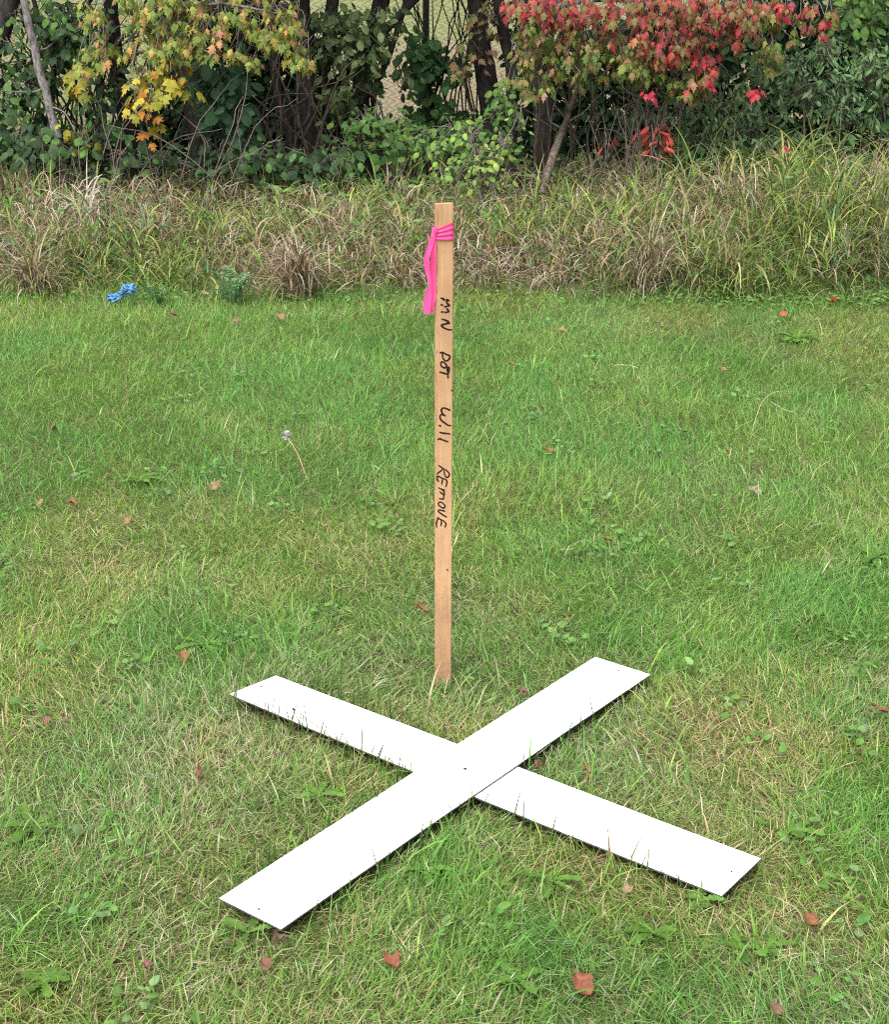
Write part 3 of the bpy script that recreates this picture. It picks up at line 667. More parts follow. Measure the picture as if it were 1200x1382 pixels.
for a in ((720,45,40,40,60),(700,85,22,30,30),(725,110,20,20,18),(790,60,60,32,70),(830,75,50,24,46),(860,95,50,20,30),(770,95,40,22,30),(1040,60,50,30,36),(920,110,60,26,36),(960,120,46,20,20),(890,90,70,26,44),(1050,30,40,26,30)):
    blob(lv, a[0], a[1], 8.6, a[2], a[3], .22, int(a[4]*2.8), .048, OLIVE, 'maple', droop=1.3, cl=9, spread=.9, twigs=tw, anchor=at(a[0] - 10, a[1] - 30, 8.95))
for a in ((933,115,8,8,3),(880,122,8,10,4),(1025,125,6,8,3),(958,108,4,5,2),(950,82,5,8,3),(1055,18,6,14,5),(952,112,10,6,3)):
    blob(lv, a[0], a[1], 8.45, a[2], a[3], .05, a[4]*2, .05, [(0.45, 0.03, 0.07), (0.42, 0.06, 0.06)], 'maple', cl=2)
canopy(lv, .3, 2.6, 8.6, 10.0, 1.35, 2.6, 1700, .09, RED + OLIVE, 'maple')
tag(tw.build('twigs', M_TWIG, t), kind='stuff'); lv.place(t)
# buckthorn stems in the middle left
def stems_tree(label, Yd, stems, leaves, pal, kind, size, canopy_box=None, name='buckthorn_tree', mat=M_BARK, cat='tree', limit=300, twig=True, dens=2.6):
    t = empty(name, base_of(stems[0][0][0][0], Yd), label, cat)
    for s, r0, r1 in stems: trunk(t, stem(s, Yd + rng.normal(0, .06), 3.0), r0, r1, mat, 'trunk')
    lv = Leaves(); tw = MB()
    for a in leaves: blob(lv, a[0], a[1], a[5] if len(a) > 5 else Yd - .25, a[2], a[3], .2, int(a[4]*dens), size, pal, kind, cl=3, spread=2.2, droop=.6, twigs=tw if twig else None, anchor=at(a[0] + rng.normal(0, a[2]*.3), a[1] + a[3]*.6, Yd))
    if canopy_box: canopy(lv, *canopy_box, size*1.4, pal, kind)
    if tw.n: tag(tw.build('twigs', M_TWIG, t), kind='stuff')
    lv.place(t, limit); return t
stems_tree('dark multi stemmed tree left of the fence gap, with grey green oval leaves', 9.5,
  [([(425,200),(415,110),(405,0)], .065, .05), ([(395,200),(372,110),(365,10)], .032, .025), ([(440,190),(438,90),(450,0)], .04, .03), ([(400,190),(410,140),(470,95)], .03, .02)],
  [(450,35,28,26,40),(480,50,22,24,36),(505,30,20,18,22),(470,85,30,18,26),(495,65,18,16,18),(440,70,18,18,16),(470,125,22,16,14),(455,140,26,14,14)], BUCK, 'oval', .055, (-1.3, .1, 8.8, 10.2, 1.3, 2.6, 1300))
stems_tree('slim dark trunk with forked limbs at the left border of the fence gap', 9.8,
  [([(490,200),(487,110),(510,20)], .06, .045), ([(512,190),(505,120),(540,30)], .022, .014)],
  [(500,110,14,20,14),(530,45,18,18,14),(545,110,16,22,8),(520,80,12,24,8)], BUCK, 'oval', .05)
stems_tree('dark trunk at the right border of the fence gap', 9.7,
  [([(668,200),(656,100),(644,10)], .07, .055), ([(690,190),(690,90),(672,0)], .04, .03), ([(640,170),(628,100),(640,0)], .012, .009)],
  [(640,75,10,14,8),(625,90,12,10,8),(660,25,18,18,16)], [(0.20,0.16,0.07),(0.24,0.15,0.08),(0.12,0.15,0.05)], 'maple', .055, (-.1, .9, 9.0, 10.2, 1.3, 2.6, 900))
stems_tree('thick dark trunk standing behind the yellow leaves', 9.6, [([(272,200),(258,115),(240,0)], .075, .06), ([(330,200),(318,110),(330,10)], .02, .015), ([(350,200),(300,130),(262,90)], .018, .012)], [(300,10,40,20,14)], DKG, 'oval', .06, (-2.0, -.9, 9.2, 10.2, 1.4, 2.6, 700))
# thin leaning dead trunk on the left, and one in the corner
t = empty('dead_sapling', base_of(88, 8.75), 'thin bare grey trunk leaning at the far left', 'tree')
trunk(t, stem([(84,215),(72,165),(55,105),(42,50),(32,0)], 8.75, 2.2), .027, .019, M_BARKG)
tw = MB()
for a in ([(60,118,8.75),(40,125,8.7),(5,120,8.7)], [(66,145,8.75),(85,150,8.7),(100,175,8.6)], [(45,70,8.75),(70,60,8.8),(95,30,8.9)]): tube(tw, ipts(a), .007, .003, 7, 5, jit=.006)
tag(tw.build('twigs', M_TWIG, t), kind='stuff')
stems_tree('leafy green tree at the left border with bent dark limbs', 9.2, [([(-40,200),(-10,60),(15,0)], .07, .05), ([(-20,150),(30,85),(80,45)], .022, .014), ([(60,200),(72,90),(45,0)], .018, .012), ([(140,200),(135,120),(145,30)], .03, .02)],
  [(95,30,40,30,44),(75,60,36,26,30),(20,130,40,30,30),(100,75,24,22,24),(10,60,26,22,12),(40,180,50,26,40),(130,150,26,24,14),(30,15,40,20,16),(60,110,60,30,36),(110,50,50,40,50),(20,95,40,26,20),(150,110,30,40,24)], MIDG[:2] + DKG, 'oval', .05, (-3.4, -1.8, 8.8, 10.0, 1.3, 2.6, 1400))
# leaning dead limb on the right of the centre
t = empty('fallen_limb', base_of(738, 8.3), 'bare brown dead limb leaning out of the tall grass right of the stake', 'limb')
trunk(t, ipts([(730,262,8.25),(745,215,8.4),(762,170,8.8),(778,125,9.1),(790,80,9.3)]), .024, .012, M_BROWN); 
tw = MB()
for a in ([(765,165,8.85),(790,150,8.8),(830,100,8.8)], [(770,150,8.9),(757,110,8.9),(764,60,8.95)], [(760,175,8.8),(742,160,8.8),(735,120,8.9)]): tube(tw, ipts(a), .006, .002, 8, 5, jit=.008)
tag(tw.build('twigs', M_TWIG, t), kind='stuff')

def shrub(label, name, base_px, Yd, blobs, pal, kind, size, cat='shrub', wts=None, nstem=5, cl=4, droop=.5, mat=M_TWIG, limit=300, face=.7, dens=2.2):
    b0 = base_of(base_px, Yd); t = empty(name, b0, label, cat); lv = Leaves(); b0 = np.array(b0)
    for a in blobs[:nstem]:
        c = at(a[0], a[1] - a[3]*.3, Yd); st = b0 + rng.normal(0, .04, 3)*[1, 1, 0]
        trunk(t, [st - [0, 0, .04], st*.6 + c*.4 + [0, 0, .12], c], .011, .003, mat, 'stem', 10, 6, .008)
    tw = MB()
    for a in blobs: blob(lv, a[0], a[1], Yd + (a[5] if len(a) > 5 else 0), a[2], a[3], .2, int(a[4]*dens), size, pal, kind, wts, cl=cl, spread=2.0, droop=droop, twigs=tw, anchor=at(a[0], a[1] + a[3]*.7, Yd + .05), face=face)
    tag(tw.build('twigs', M_TWIG, t), kind='stuff'); lv.place(t, limit); return t
# dense dark thicket behind
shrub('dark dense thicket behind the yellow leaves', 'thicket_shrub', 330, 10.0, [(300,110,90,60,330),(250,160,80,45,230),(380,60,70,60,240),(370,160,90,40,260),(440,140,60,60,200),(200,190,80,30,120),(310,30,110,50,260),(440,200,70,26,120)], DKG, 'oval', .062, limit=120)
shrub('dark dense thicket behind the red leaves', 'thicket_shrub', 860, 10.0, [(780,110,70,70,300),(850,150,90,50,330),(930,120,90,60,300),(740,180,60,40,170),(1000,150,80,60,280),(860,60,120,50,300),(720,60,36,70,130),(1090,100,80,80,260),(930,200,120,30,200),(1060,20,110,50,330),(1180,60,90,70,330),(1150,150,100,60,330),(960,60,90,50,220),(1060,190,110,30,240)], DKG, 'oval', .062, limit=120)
shrub('dark green vine covering the fence post in the gap', 'climbing_vine', 585, 10.15, [(578,66,22,10,22),(556,80,18,9,14),(606,94,24,10,18),(572,98,16,10,12),(590,84,30,6,8),(583,140,9,28,14),(625,160,30,20,26),(560,175,36,20,36)], [(0.06,0.15,0.05),(0.08,0.18,0.06),(0.05,0.12,0.045)], 'grape', .062, cat='vine', droop=.9)
shrub('broad leaved dark green sapling under the yellow leaves', 'sapling', 300, 8.9, [(300,105,26,22,26),(285,130,24,20,24),(315,140,22,18,16),(300,165,30,16,16)], [(0.055,0.12,0.06),(0.07,0.14,0.07),(0.045,0.10,0.05)], 'oval', .085, cat='sapling')
shrub('mid green leafy shrub low in front of the fence gap', 'leafy_shrub', 560, 9.0, [(500,165,44,22,60),(560,190,60,24,80),(620,182,60,22,70),(675,150,26,30,40),(480,200,60,22,60),(640,205,70,20,70),(690,110,12,22,14)], MIDG, 'oval', .047)
shrub('dark weedy shrub at the foot of the trees on the left', 'leafy_shrub', 400, 8.75, [(380,215,70,20,80),(300,215,60,20,60),(450,225,50,18,60),(180,215,60,16,60),(60,195,70,26,110),(120,190,40,20,50),(-20,180,50,40,70)], DKG + MIDG[:1], 'oval', .06)
shrub('bright yellow green sapling just behind the stake', 'sapling', 655, 8.2, [(650,212,42,24,70),(615,236,28,16,26),(680,198,26,22,34),(635,180,24,18,20),(702,160,10,26,10),(660,246,34,14,22),(590,205,30,14,14)], LIME, 'oval', .036, cat='sapling', face=.7, dens=1.5)
shrub('grey green small leaved shrub below the red leaves on the right', 'honeysuckle_shrub', 1080, 8.95, [(1080,110,70,46,190),(1010,170,70,40,170),(1130,150,60,44,170),(1170,90,40,40,100),(940,190,60,30,100),(1060,200,90,26,150),(1040,90,40,30,60),(970,140,50,34,80),(1110,70,40,26,50)], GREYG, 'narrow', .042, limit=300)
shrub('green leafy shrub in the upper right corner', 'leafy_shrub', 1190, 9.2, [(1190,30,40,40,90),(1160,20,40,40,60),(1195,130,24,40,40),(1230,90,60,80,90)], MIDG, 'oval', .06)
shrub('small creeper with scarlet leaves below the red maple', 'creeper_plant', 885, 8.6, [(883,187,12,12,16),(893,175,8,10,8),(1045,202,4,4,2),(815,195,3,5,2)], [(0.42,0.06,0.05),(0.36,0.07,0.04)], 'narrow', .05, cat='creeper', nstem=1)
# tangle of bare twigs
t = empty('bare_bush', base_of(850, 8.7), 'bare tangled grey twigs under the red maple', 'shrub'); tw = MB()
for q in range(26):
    a = at(rng.uniform(800, 900), 215, 8.7); e = at(rng.uniform(790, 930), rng.uniform(90, 190), 8.7 + rng.normal(0, .15)); md = (a + e)/2 + rng.normal(0, .06, 3)
    tube(tw, [a*[1, 1, 0] + [0, 0, soil_z(a[0], 8.7)], md, e], .005, .0015, 9, 4, jit=.01)
tag(tw.build('twigs', M_TWIG, t), kind='stuff')
t = empty('bare_bush', base_of(250, 8.6), 'bare grey twigs crossing below the yellow leaves', 'shrub'); tw = MB()
for q in range(24):
    a = at(rng.uniform(100, 380), 220, 8.6); e = at(rng.uniform(80, 420), rng.uniform(60, 190), 8.6 + rng.normal(0, .15)); md = (a + e)/2 + rng.normal(0, .08, 3)
    tube(tw, [a*[1, 1, 0] + [0, 0, soil_z(a[0], 8.6)], md, e], .005, .0015, 9, 4, jit=.01)
tag(tw.build('twigs', M_TWIG, t), kind='stuff')
t = empty('bare_bush', base_of(70, 9.7), 'thin dark branches crossing in front of the fence at the upper left', 'shrub'); tw = MB()
for q in range(44):
    a = at(rng.uniform(-40, 230), 190, 9.7); e = at(rng.uniform(-60, 240), rng.uniform(-40, 110), 9.7 + rng.normal(0, .2)); md = (a + e)/2 + rng.normal(0, .12, 3)
    tube(tw, [a*[1, 1, 0] + [0, 0, soil_z(a[0], 9.7)], md, e], .008, .002, 10, 4, jit=.014)
tag(tw.build('twigs', M_BARK, t), kind='stuff')
for lab, x0, x1, nq, Yq in (('slender grey stems in the shade between the yellow leaves and the fence gap', 250, 520, 30, 9.15), ('slender grey stems in the shade below the red maple leaves', 690, 960, 26, 9.1)):
    t = empty('bare_bush', base_of((x0 + x1)/2, Yq), lab, 'shrub'); tw = MB()
    for q in range(nq):
        a = at(rng.uniform(x0, x1), 215, Yq); e = at(rng.uniform(x0 - 10, x1 + 10), rng.uniform(-20, 150), Yq + rng.normal(0, .2)); e[0] = lerp(a[0], e[0], .8); md = (a + e)/2 + rng.normal(0, .09, 3)
        tube(tw, [a*[1, 1, 0] + [0, 0, soil_z(a[0], Yq)], md, e], rng.uniform(.004, .012), .002, 10, 5, jit=.012)
    tag(tw.build('twigs', M_BROWN, t), kind='stuff')
t = empty('bare_bush', base_of(640, 10.2), 'thin dark upright shoots along the fence in the gap', 'shrub'); tw = MB()
for q in range(26):
    a = at(rng.uniform(540, 690), 190, 10.2); e = at(rng.uniform(510, 690), -30, 10.2 + rng.normal(0, .05))
    tube(tw, [a*[1, 1, 0] + [0, 0, soil_z(a[0], 10.2)], (a + e)/2 + rng.normal(0, .04, 3), e], .006, .003, 9, 4, jit=.012)
tag(tw.build('twigs', M_BARK, t), kind='stuff')

# ------------------------------------------------------------------ chain link fence
M_WIRE = plain('fence_wire', (0.05, 0.045, 0.04), 0.6, 0.4)
fence = empty('chain_link_fence', (0, Y_FENCE, 0), 'dark chain link fence seen through the gap between the trees', 'fence')
wm = MB(); nzg = 62; zz = .04 + np.arange(nzg)*.0254
P = np.c_[.0127*np.where(np.arange(nzg) % 2, 1, -1)*1.06*2, np.where(np.arange(nzg) % 2, .003, -.003), zz]
tube(wm, P, .0027, .0027, sides=4, smoothp=False); WIRE = wm.mesh('wire', M_WIRE, False)
x = -3.6; kk = 0
while x < 3.6:
    o = bpy.data.objects.new('wire', WIRE); o.parent = fence; o.location = (x, 0, 0); o.scale = (1 if kk % 2 else 1, 1, 1); sc.collection.objects.link(o); x += .0508; kk += 1
for xp in (-3.1, at(575, 40, Y_FENCE)[0], 2.9):
    m = MB(); tube(m, [(xp, Y_FENCE + .03, -.1), (xp, Y_FENCE + .03, 1.68)], .02, .02, 6, 10, cap=True); m.build('post', M_WIRE, fence)
m = MB(); tube(m, [(-3.7, Y_FENCE + .03, 1.62), (3.7, Y_FENCE + .03, 1.62)], .018, .018, 6, 10, cap=True); m.build('top_rail', M_WIRE, fence)

# ------------------------------------------------------------------ tall grass
GRN = np.array([[0.12, 0.21, 0.04], [0.16, 0.25, 0.05], [0.085, 0.165, 0.035], [0.24, 0.28, 0.07], [0.10, 0.19, 0.07], [0.28, 0.28, 0.09], [0.22, 0.22, 0.07]])
STRAW = np.array([[0.33, 0.255, 0.165], [0.43, 0.355, 0.26], [0.24, 0.175, 0.11], [0.31, 0.245, 0.205], [0.18, 0.115, 0.068], [0.39, 0.325, 0.265], [0.26, 0.21, 0.09]])
def tall_h(x): return 0.285 + 0.175*np.clip((x - .3)/1.2, 0, 1) + 0.05*np.clip((-x - 1.2)/.8, 0, 1)
def tall_dry(x, y): return np.clip(.45 + .02*np.clip(x/1.0, 0, 1) + 2.4*(fbm(N2, x*2.3 + 5, y*2.3) - .5) + .10*np.exp(-((x + .9)/.9)**2) - .06*np.clip(x, 0, 1), .06, .95)
def tall_pass(mb, nclump, per, kind):
    cx = rng.uniform(-3.5, 3.5, nclump); cy = 7.05 + (rng.random(nclump)**.85)*1.75
    front = cy < 7.3
    N = nclump*per; X = np.repeat(cx, per); Y = np.repeat(cy, per)
    a = rng.uniform(0, 2*math.pi, N); r = np.abs(rng.normal(0, .045, N)); X = X + r*np.cos(a); Y = np.maximum(Y + r*np.sin(a), 7.0 + .06*fbm(N1, X*4, X*0))
    edge = np.clip((Y - 7.0)/.5, 0, 1)
    hh = tall_h(X)*lerp(.5, 1.0, edge)*(.75 + .5*fbm(N3, X*2.2, Y*2.2))
    dr = rng.random(N) < np.repeat(tall_dry(cx, cy), per)*(1.0 if kind == 'leaf' else 1.25)
    col = np.where(dr[:, None], STRAW[rng.integers(0, len(STRAW), N)], GRN[rng.integers(0, len(GRN), N)])*rng.uniform(.7, 1.25, (N, 1))
    z0 = soil_z(X, Y)
    if kind == 'leaf':
        up = rng.random(N)**1.3*hh*.75          # leaves leave the stem at many heights
        ln = rng.uniform(.45, 1.1, N)*hh*.85; th0 = np.abs(rng.normal(.5, .35, N)); ka = np.where(dr, rng.uniform(1.4, 4.2, N), rng.uniform(.8, 3.4, N)); wd = np.where(dr, rng.uniform(.0035, .009, N), rng.uniform(.005, .012, N))
        ribbons(mb, np.c_[X, Y, z0 + up], a + rng.normal(0, .4, N), ln, wd, th0, ka, col, segs=6, twist=1.1, kpow=1.4, sidejit=.5)
    elif kind == 'mat':
        up = rng.random(N)*hh*.6; ln = rng.uniform(.10, .30, N); th0 = rng.uniform(.5, 1.8, N); ka = rng.uniform(.2, 2.4, N); wd = rng.uniform(.0025, .0075, N)
        ribbons(mb, np.c_[X, Y, z0 + up], a, ln, wd, th0, ka, col, segs=5, twist=1.3, sidejit=.6)
    else:
        ln = hh*rng.uniform(.9, 1.7, N); th0 = np.abs(rng.normal(.08, .1, N)); ka = np.abs(rng.normal(.25, .25, N)); wd = rng.uniform(.002, .0032, N)
        ribbons(mb, np.c_[X, Y, z0], a, ln, wd, th0, ka, col, segs=5, twist=.3, sidejit=.8)
m = MB(); tall_pass(m, 1350, 18, 'leaf'); tall_pass(m, 160, 5, 'stalk')
tops = [(835, 70), (790, 90), (1065, 125), (1130, 110), (1160, 130), (860, 135), (905, 150), (700, 190), (180, 175), (210, 200), (60, 170), (20, 150), (540, 190), (1010, 150), (735, 185), (300, 190)]
P = np.array([at(a + rng.normal(0, 8), 300, 8.35) for a, b_ in tops]); P[:, 2] = soil_z(P[:, 0], P[:, 1]); ht = np.array([at(a, b_, 8.35)[2] for a, b_ in tops]) - P[:, 2]; n = len(tops)
ribbons(m, P, rng.uniform(0, 6.28, n), ht*1.04, np.full(n, .0045), np.abs(rng.normal(.03, .03, n)), np.abs(rng.normal(.15, .1, n)), STRAW[rng.integers(0, 4, n)], segs=8, twist=.2)
tag(m.build('tall_grass', M_TALL), 'tall uncut green and straw coloured grass along the tree line', 'grass', kind='stuff')
m = MB(); tall_pass(m, 950, 15, 'mat')
tag(m.build('grass_thatch', M_TALL), 'matted dead stems low in the tall grass', 'grass', kind='stuff')
lv = Leaves(); n = 3600; X = rng.uniform(-3.4, 3.4, n); Y = 7.15 + rng.random(n)**.6*1.75; k = fbm(N4, X*2.5, Y*2.5) > .45; X, Y = X[k], Y[k]; n = len(X); a = rng.uniform(0, 6.28, n)
lv.add(np.c_[X, Y, soil_z(X, Y) + rng.uniform(.05, 1.0, n)*tall_h(X)*np.clip((Y - 6.9)/.7, .3, 1)], np.c_[np.cos(a), np.sin(a), rng.normal(-.2, .4, n)], np.c_[rng.normal(0, .4, n), rng.normal(-.5, .3, n), np.ones(n)], rng.uniform(.03, .07, n), pick([(0.10, 0.19, 0.045), (0.08, 0.16, 0.05), (0.14, 0.22, 0.06), (0.11, 0.20, 0.08)], n), 'narrow')
t = empty('leafy_weeds', (0, 8, 0), 'narrow leaved green weeds growing through the tall grass', 'weeds'); lv.place(t, 0)
# field grass beyond the fence
n = 9000; m = MB(); X = rng.uniform(-4, 4, n); Y = rng.uniform(10.5, 13.0, n)
ribbons(m, np.c_[X, Y, np.full(n, -.01)], rng.uniform(0, 6.28, n), rng.uniform(.06, .22, n), rng.uniform(.004, .008, n), np.abs(rng.normal(.2, .2, n)), np.abs(rng.normal(.6, .4, n)), np.array([[0.19, 0.215, 0.08]])*rng.uniform(.7, 1.3, (n, 1))*rng.uniform(.9, 1.1, (n, 3)), segs=3)
tag(m.build('field_grass', M_TALL), 'pale grass of the field beyond the fence', 'grass', kind='stuff')

# ------------------------------------------------------------------ low broad leaves along the lawn edge
lv = Leaves(); n = 2600
X = rng.uniform(-2.6, 2.8, n); Y = 7.0 - np.abs(rng.normal(0, .12, n)) + .1; k = rng.random(n) < (.25 + .75*np.clip((X - .7)/1.0, 0, 1)); X, Y = X[k], Y[k]; n = len(X)
a = rng.uniform(0, 6.28, n); Pz = soil_z(X, Y) + rng.uniform(.02, .055, n)
lv.add(np.c_[X, Y, Pz], np.c_[np.cos(a), np.sin(a), rng.normal(0, .25, n)], np.c_[rng.normal(0, .3, n), rng.normal(-.3, .3, n), np.ones(n)], rng.uniform(.012, .03, n), pick([(0.11, 0.20, 0.045), (0.13, 0.23, 0.06), (0.09, 0.17, 0.04)], n), 'oval')
t = empty('ground_ivy', (0, 7, 0), 'low round leaved ground cover where the lawn meets the tall grass', 'ground cover'); lv.place(t, 0)
t.name = 'ground_ivy'

# clover and other small round leaves scattered in the near lawn
lv = Leaves(); nc = 260; cx = scatter(nc, 40); cx = cx[rng.random(len(cx)) < np.clip(1.5 - .2*cx[:, 1], .12, 1)*np.clip(1.2 - dryness(cx[:, 0], cx[:, 1]), .1, 1)]
P = np.repeat(cx, 11, 0); P = P + rng.normal(0, .028, P.shape); P = P[~under_board(P[:, 0], P[:, 1], .012)]; n = len(P); a = rng.uniform(0, 6.28, n)
lv.add(np.c_[P, soil_z(P[:, 0], P[:, 1]) + rng.uniform(.012, .04, n)], np.c_[np.cos(a), np.sin(a), rng.normal(.1, .3, n)], np.c_[rng.normal(0, .3, n), rng.normal(-.2, .3, n), np.ones(n)], rng.uniform(.012, .028, n), pick([(0.12, 0.25, 0.06), (0.10, 0.21, 0.045), (0.16, 0.27, 0.08), (0.13, 0.22, 0.09)], n), 'oval')
t = empty('clover', (0, 4, 0), 'small round clover leaves scattered through the lawn', 'clover'); lv.place(t, 0)
for nm in ('clover', 'ground_ivy', 'leafy_weeds'):
    e = bpy.data.objects[nm]; f = e.children[0]; lab, ct = e['label'], e['category']
    loc = e.location.copy(); f.parent = None; f.location = loc; bpy.data.objects.remove(e); f.name = nm; tag(f, lab, ct, kind='stuff')

# ------------------------------------------------------------------ broad leaved weeds in the lawn
def toothed(L, W, teeth=4):
    """dandelion leaf outline in the plane, tip at +Y"""
    mid = []; rt = []
    n = 2*teeth + 3
    for i in range(n):
        f = i/(n - 1); wv = W*(0.16 + .84*math.sin(math.pi*min(1, f*.62 + .22))**1.2*(f**.7 if f < .6 else .7))*(1 if i % 2 == 0 or f > .75 else .55)
        if i == n - 1: wv = .02*W
        mid.append((0, f*L)); rt.append((wv, f*L - (.05*L if i % 2 == 0 and f < .75 else 0)))
    return mid, rt
def weed(px, py, label, nleaf=7, L=.09, W=.02, col=(0.14, 0.28, 0.05), teeth=4, up=.45, az=None, spread=6.28):
    g = on_ground(px, py, -.03); b0 = np.array([g[0], g[1], float(soil_z(g[0], g[1]))])
    t = empty('dandelion_plant', tuple(b0), label, 'weed', 'broad leaved weeds in the lawn')
    for q in range(nleaf):
        a = (az if az is not None else 0) + spread*(q/nleaf - .5) + rng.normal(0, .25); l = L*rng.uniform(.6, 1.1)*.8
        mid, rt = toothed(l, W*rng.uniform(.6, .95), teeth); u0 = rng.uniform(up*.6, up*1.3); V = []
        for (mx_, my_), (rx_, ry_) in zip(mid, rt):
            def pos(x, y):
                f = y/l; el = u0*(1 - .9*f) - .35*f*f; h = y*math.cos(u0*.7); z = .019 + l*(math.sin(u0)*f - .55*f*f*.6) + .12*abs(x); return b0 + np.array([math.cos(a)*h - math.sin(a)*x, math.sin(a)*h + math.cos(a)*x, z])
            V += [pos(-rx_, ry_), pos(0, my_) - [0, 0, .0015], pos(rx_, ry_)]
        m = MB(); k = np.arange(len(mid) - 1)*3
        m.add(np.array(V), [np.stack([k, k+1, k+4, k+3], 1), np.stack([k+1, k+2, k+5, k+4], 1)], np.array(col)*rng.uniform(.55, .95)); m.build('leaf', M_LEAF, t)
WEEDS = [(45,1125,'big toothed weed at the left edge, level with the lower end of the cross',6,.10,.022),
 (1065,1130,'broad leaved weed just right of the tip of the lower right arm',7,.085,.022),
 (1035,1290,'flat weed rosette on the lawn near the lower right corner',6,.075,.02),
 (430,1085,'weed beside the lower left arm, left of its middle',7,.08,.02),
 (335,1268,'yellow green weed at the lower left tip of the cross',4,.08,.022),
 (1180,760,'weed tuft at the right edge, level with the lower part of the stake',8,.10,.02),
 (275,880,'leafy weed behind the upper left arm, around a brown leaf',9,.10,.02),
 (945,1225,'weed just below the tip of the lower right arm',7,.06,.02),
 (60,1335,'weed in the bottom left corner of the lawn',7,.07,.022),
 (575,1185,'weed tucked under the crossing of the boards, toward the lower left arm',8,.07,.018),
 (740,1200,'weed in front of the lower right arm, right of the crossing',8,.075,.018),
 (700,1335,'weed on the bottom edge, left of the large brown leaf',7,.07,.02),
 (1075,462,'flat weed in the dry patch at the back right of the lawn',12,.13,.035),
 (185,655,'weed tuft on the left of the lawn, left of the tan leaf',8,.11,.022),
 (1000,1290,'narrow weed left of the rosette near the lower right corner',4,.06,.016),
 (880,1270,'small weed at the bottom right, right of the large brown leaf',6,.06,.018)]
for w_ in WEEDS: weed(*w_)

# dandelion clock and bare stalks
sd = empty('dandelion_clock', tuple(on_ground(415, 648, -.03)), 'grey white dandelion seed head on a bent stalk, left of the stake', 'seed head')
b0 = np.array(sd.location); g = on_ground(386, 588, .07)
m = MB(); tube(m, [b0, b0*.55 + g*.45 + [0, 0, .02], g], .0016, .0013, 8, 5, jit=.001, col=(0.45, 0.28, 0.18)); m.build('stalk', M_DEAD, sd)
m = MB(); n = 260; u = rng.normal(0, 1, (n, 3)); u /= np.linalg.norm(u, axis=1)[:, None]; u = u[u[:, 2] > -.6]; n = len(u)
for q in u: 
    s_ = np.cross(q, [.3, .5, .8]); s_ /= np.linalg.norm(s_); r_ = rng.uniform(.012, .019); m.add(np.array([g + q*.003, g + q*r_ - s_*.0022, g + q*r_ + s_*.0022]), [np.array([[0, 1, 2]])], (0.62, 0.60, 0.58))
m.build('seed_head', M_DEAD, sd, smooth=False)
def stalk(pts, label, col, r=.0016, name='dry_stalk', tip=0):
    P = [on_ground(a, b_, z) for a, b_, z in pts]; m = MB(); tube(m, P, r, r*.7, 10, 5, jit=.0012, col=col)
    if tip: 
        a = np.linspace(0, math.pi, 6)
        tube(m, [P[-1], P[-1] + [0, 0, .004]], tip, tip*.6, 4, 6, col=(.05, .035, .025), cap=True)
    o = m.build(name, M_DEAD, None); tag(o, label, 'stalk', 'dry stalks in the lawn')
stalk([(172,552,-.03),(170,520,.035),(166,490,.075)], 'thin dark upright stalk with a knob, upper left of the lawn', (.20, .11, .06), .0014, tip=.0025)
stalk([(793,1060,-.03),(795,1045,.015),(793,1030,.045)], 'short red upright stem behind the lower right arm', (.45, .12, .07), .002)
stalk([(1016,582,0),(1028,545,.03),(1045,530,.035),(1072,528,.03)], 'pale hooked straw on the right of the lawn', (.42, .38, .24), .0014)
stalk([(1042,543,.02),(1058,552,.025),(1076,558,.02)], 'short pale straw just below the hooked straw', (.45, .41, .28), .0013)
stalk([(1095,648,0),(1104,632,.02),(1122,621,.025)], 'curved pale straw on the right, below the hooked straw', (.42, .35, .23), .0014)
stalk([(830,493,.02),(850,493,.02),(862,497,.015)], 'thin pale straw at the back of the lawn, right of the stake', (.52, .48, .32), .0015)
stalk([(408,985,-.03),(436,990,.02),(398,958,.03)][0:1] + [(450,1000,.0),(425,978,.03),(396,958,.045)], 'seed stalk leaning over the upper left arm', (.22, .17, .11), .0011, tip=.003)

# ------------------------------------------------------------------ fallen leaves on the lawn
def fallen(px, py, label, L, W, col, ang, curl=.5, kind='oval', tilt=.35, z=.004):
    L, W = L*.9, W*.9
    g = on_ground(px, py, z); n = 9; V = []; k = 7
    prof = lambda f: (math.sin(math.pi*min(1, f**.8))**.75) if kind == 'oval' else (math.sin(math.pi*f)**.7*(1 + .35*math.cos(f*19)))
    ca, sa = math.cos(ang), math.sin(ang); ph = rng.uniform(0, 6)
    for i in range(n):
        f = i/(n - 1)
        for j in range(k):
            e = j/(k - 1)*2 - 1; x = e*W/2*max(.03, prof(f))*(1 + .22*math.sin(11*f + ph*3 + (2 if e > 0 else 0))); y = (f - .5)*L
            zz_ = curl*(x*x/(W/2)*.9 + .25*y*y/L*2) + .0025*math.sin(8*f + 3*e + ph) + tilt*y + tilt*.6*x - .001*(abs(e) < .1)
            V.append((x*ca - y*sa, x*sa + y*ca, zz_))
    i, j = np.meshgrid(np.arange(n - 1), np.arange(k - 1), indexing='ij'); i, j = i.ravel(), j.ravel()
    m = MB(); m.add(np.array(V), [np.stack([i*k + j, (i+1)*k + j, (i+1)*k + j+1, i*k + j+1], 1)], np.array(col)*np.array([.42, .47, .50]))
    tube(m, [np.array((L*.5*sa, -L*.5*ca, -tilt*L*.5)), np.array((L*.75*sa, -L*.75*ca, -tilt*L*.5 - .004))], .0008, .0006, 3, 4, col=np.array(col)*.7)
    o = m.build('fallen_leaf', M_DEAD); o.location = g; tag(o, label, 'leaf', 'fallen leaves on the lawn')
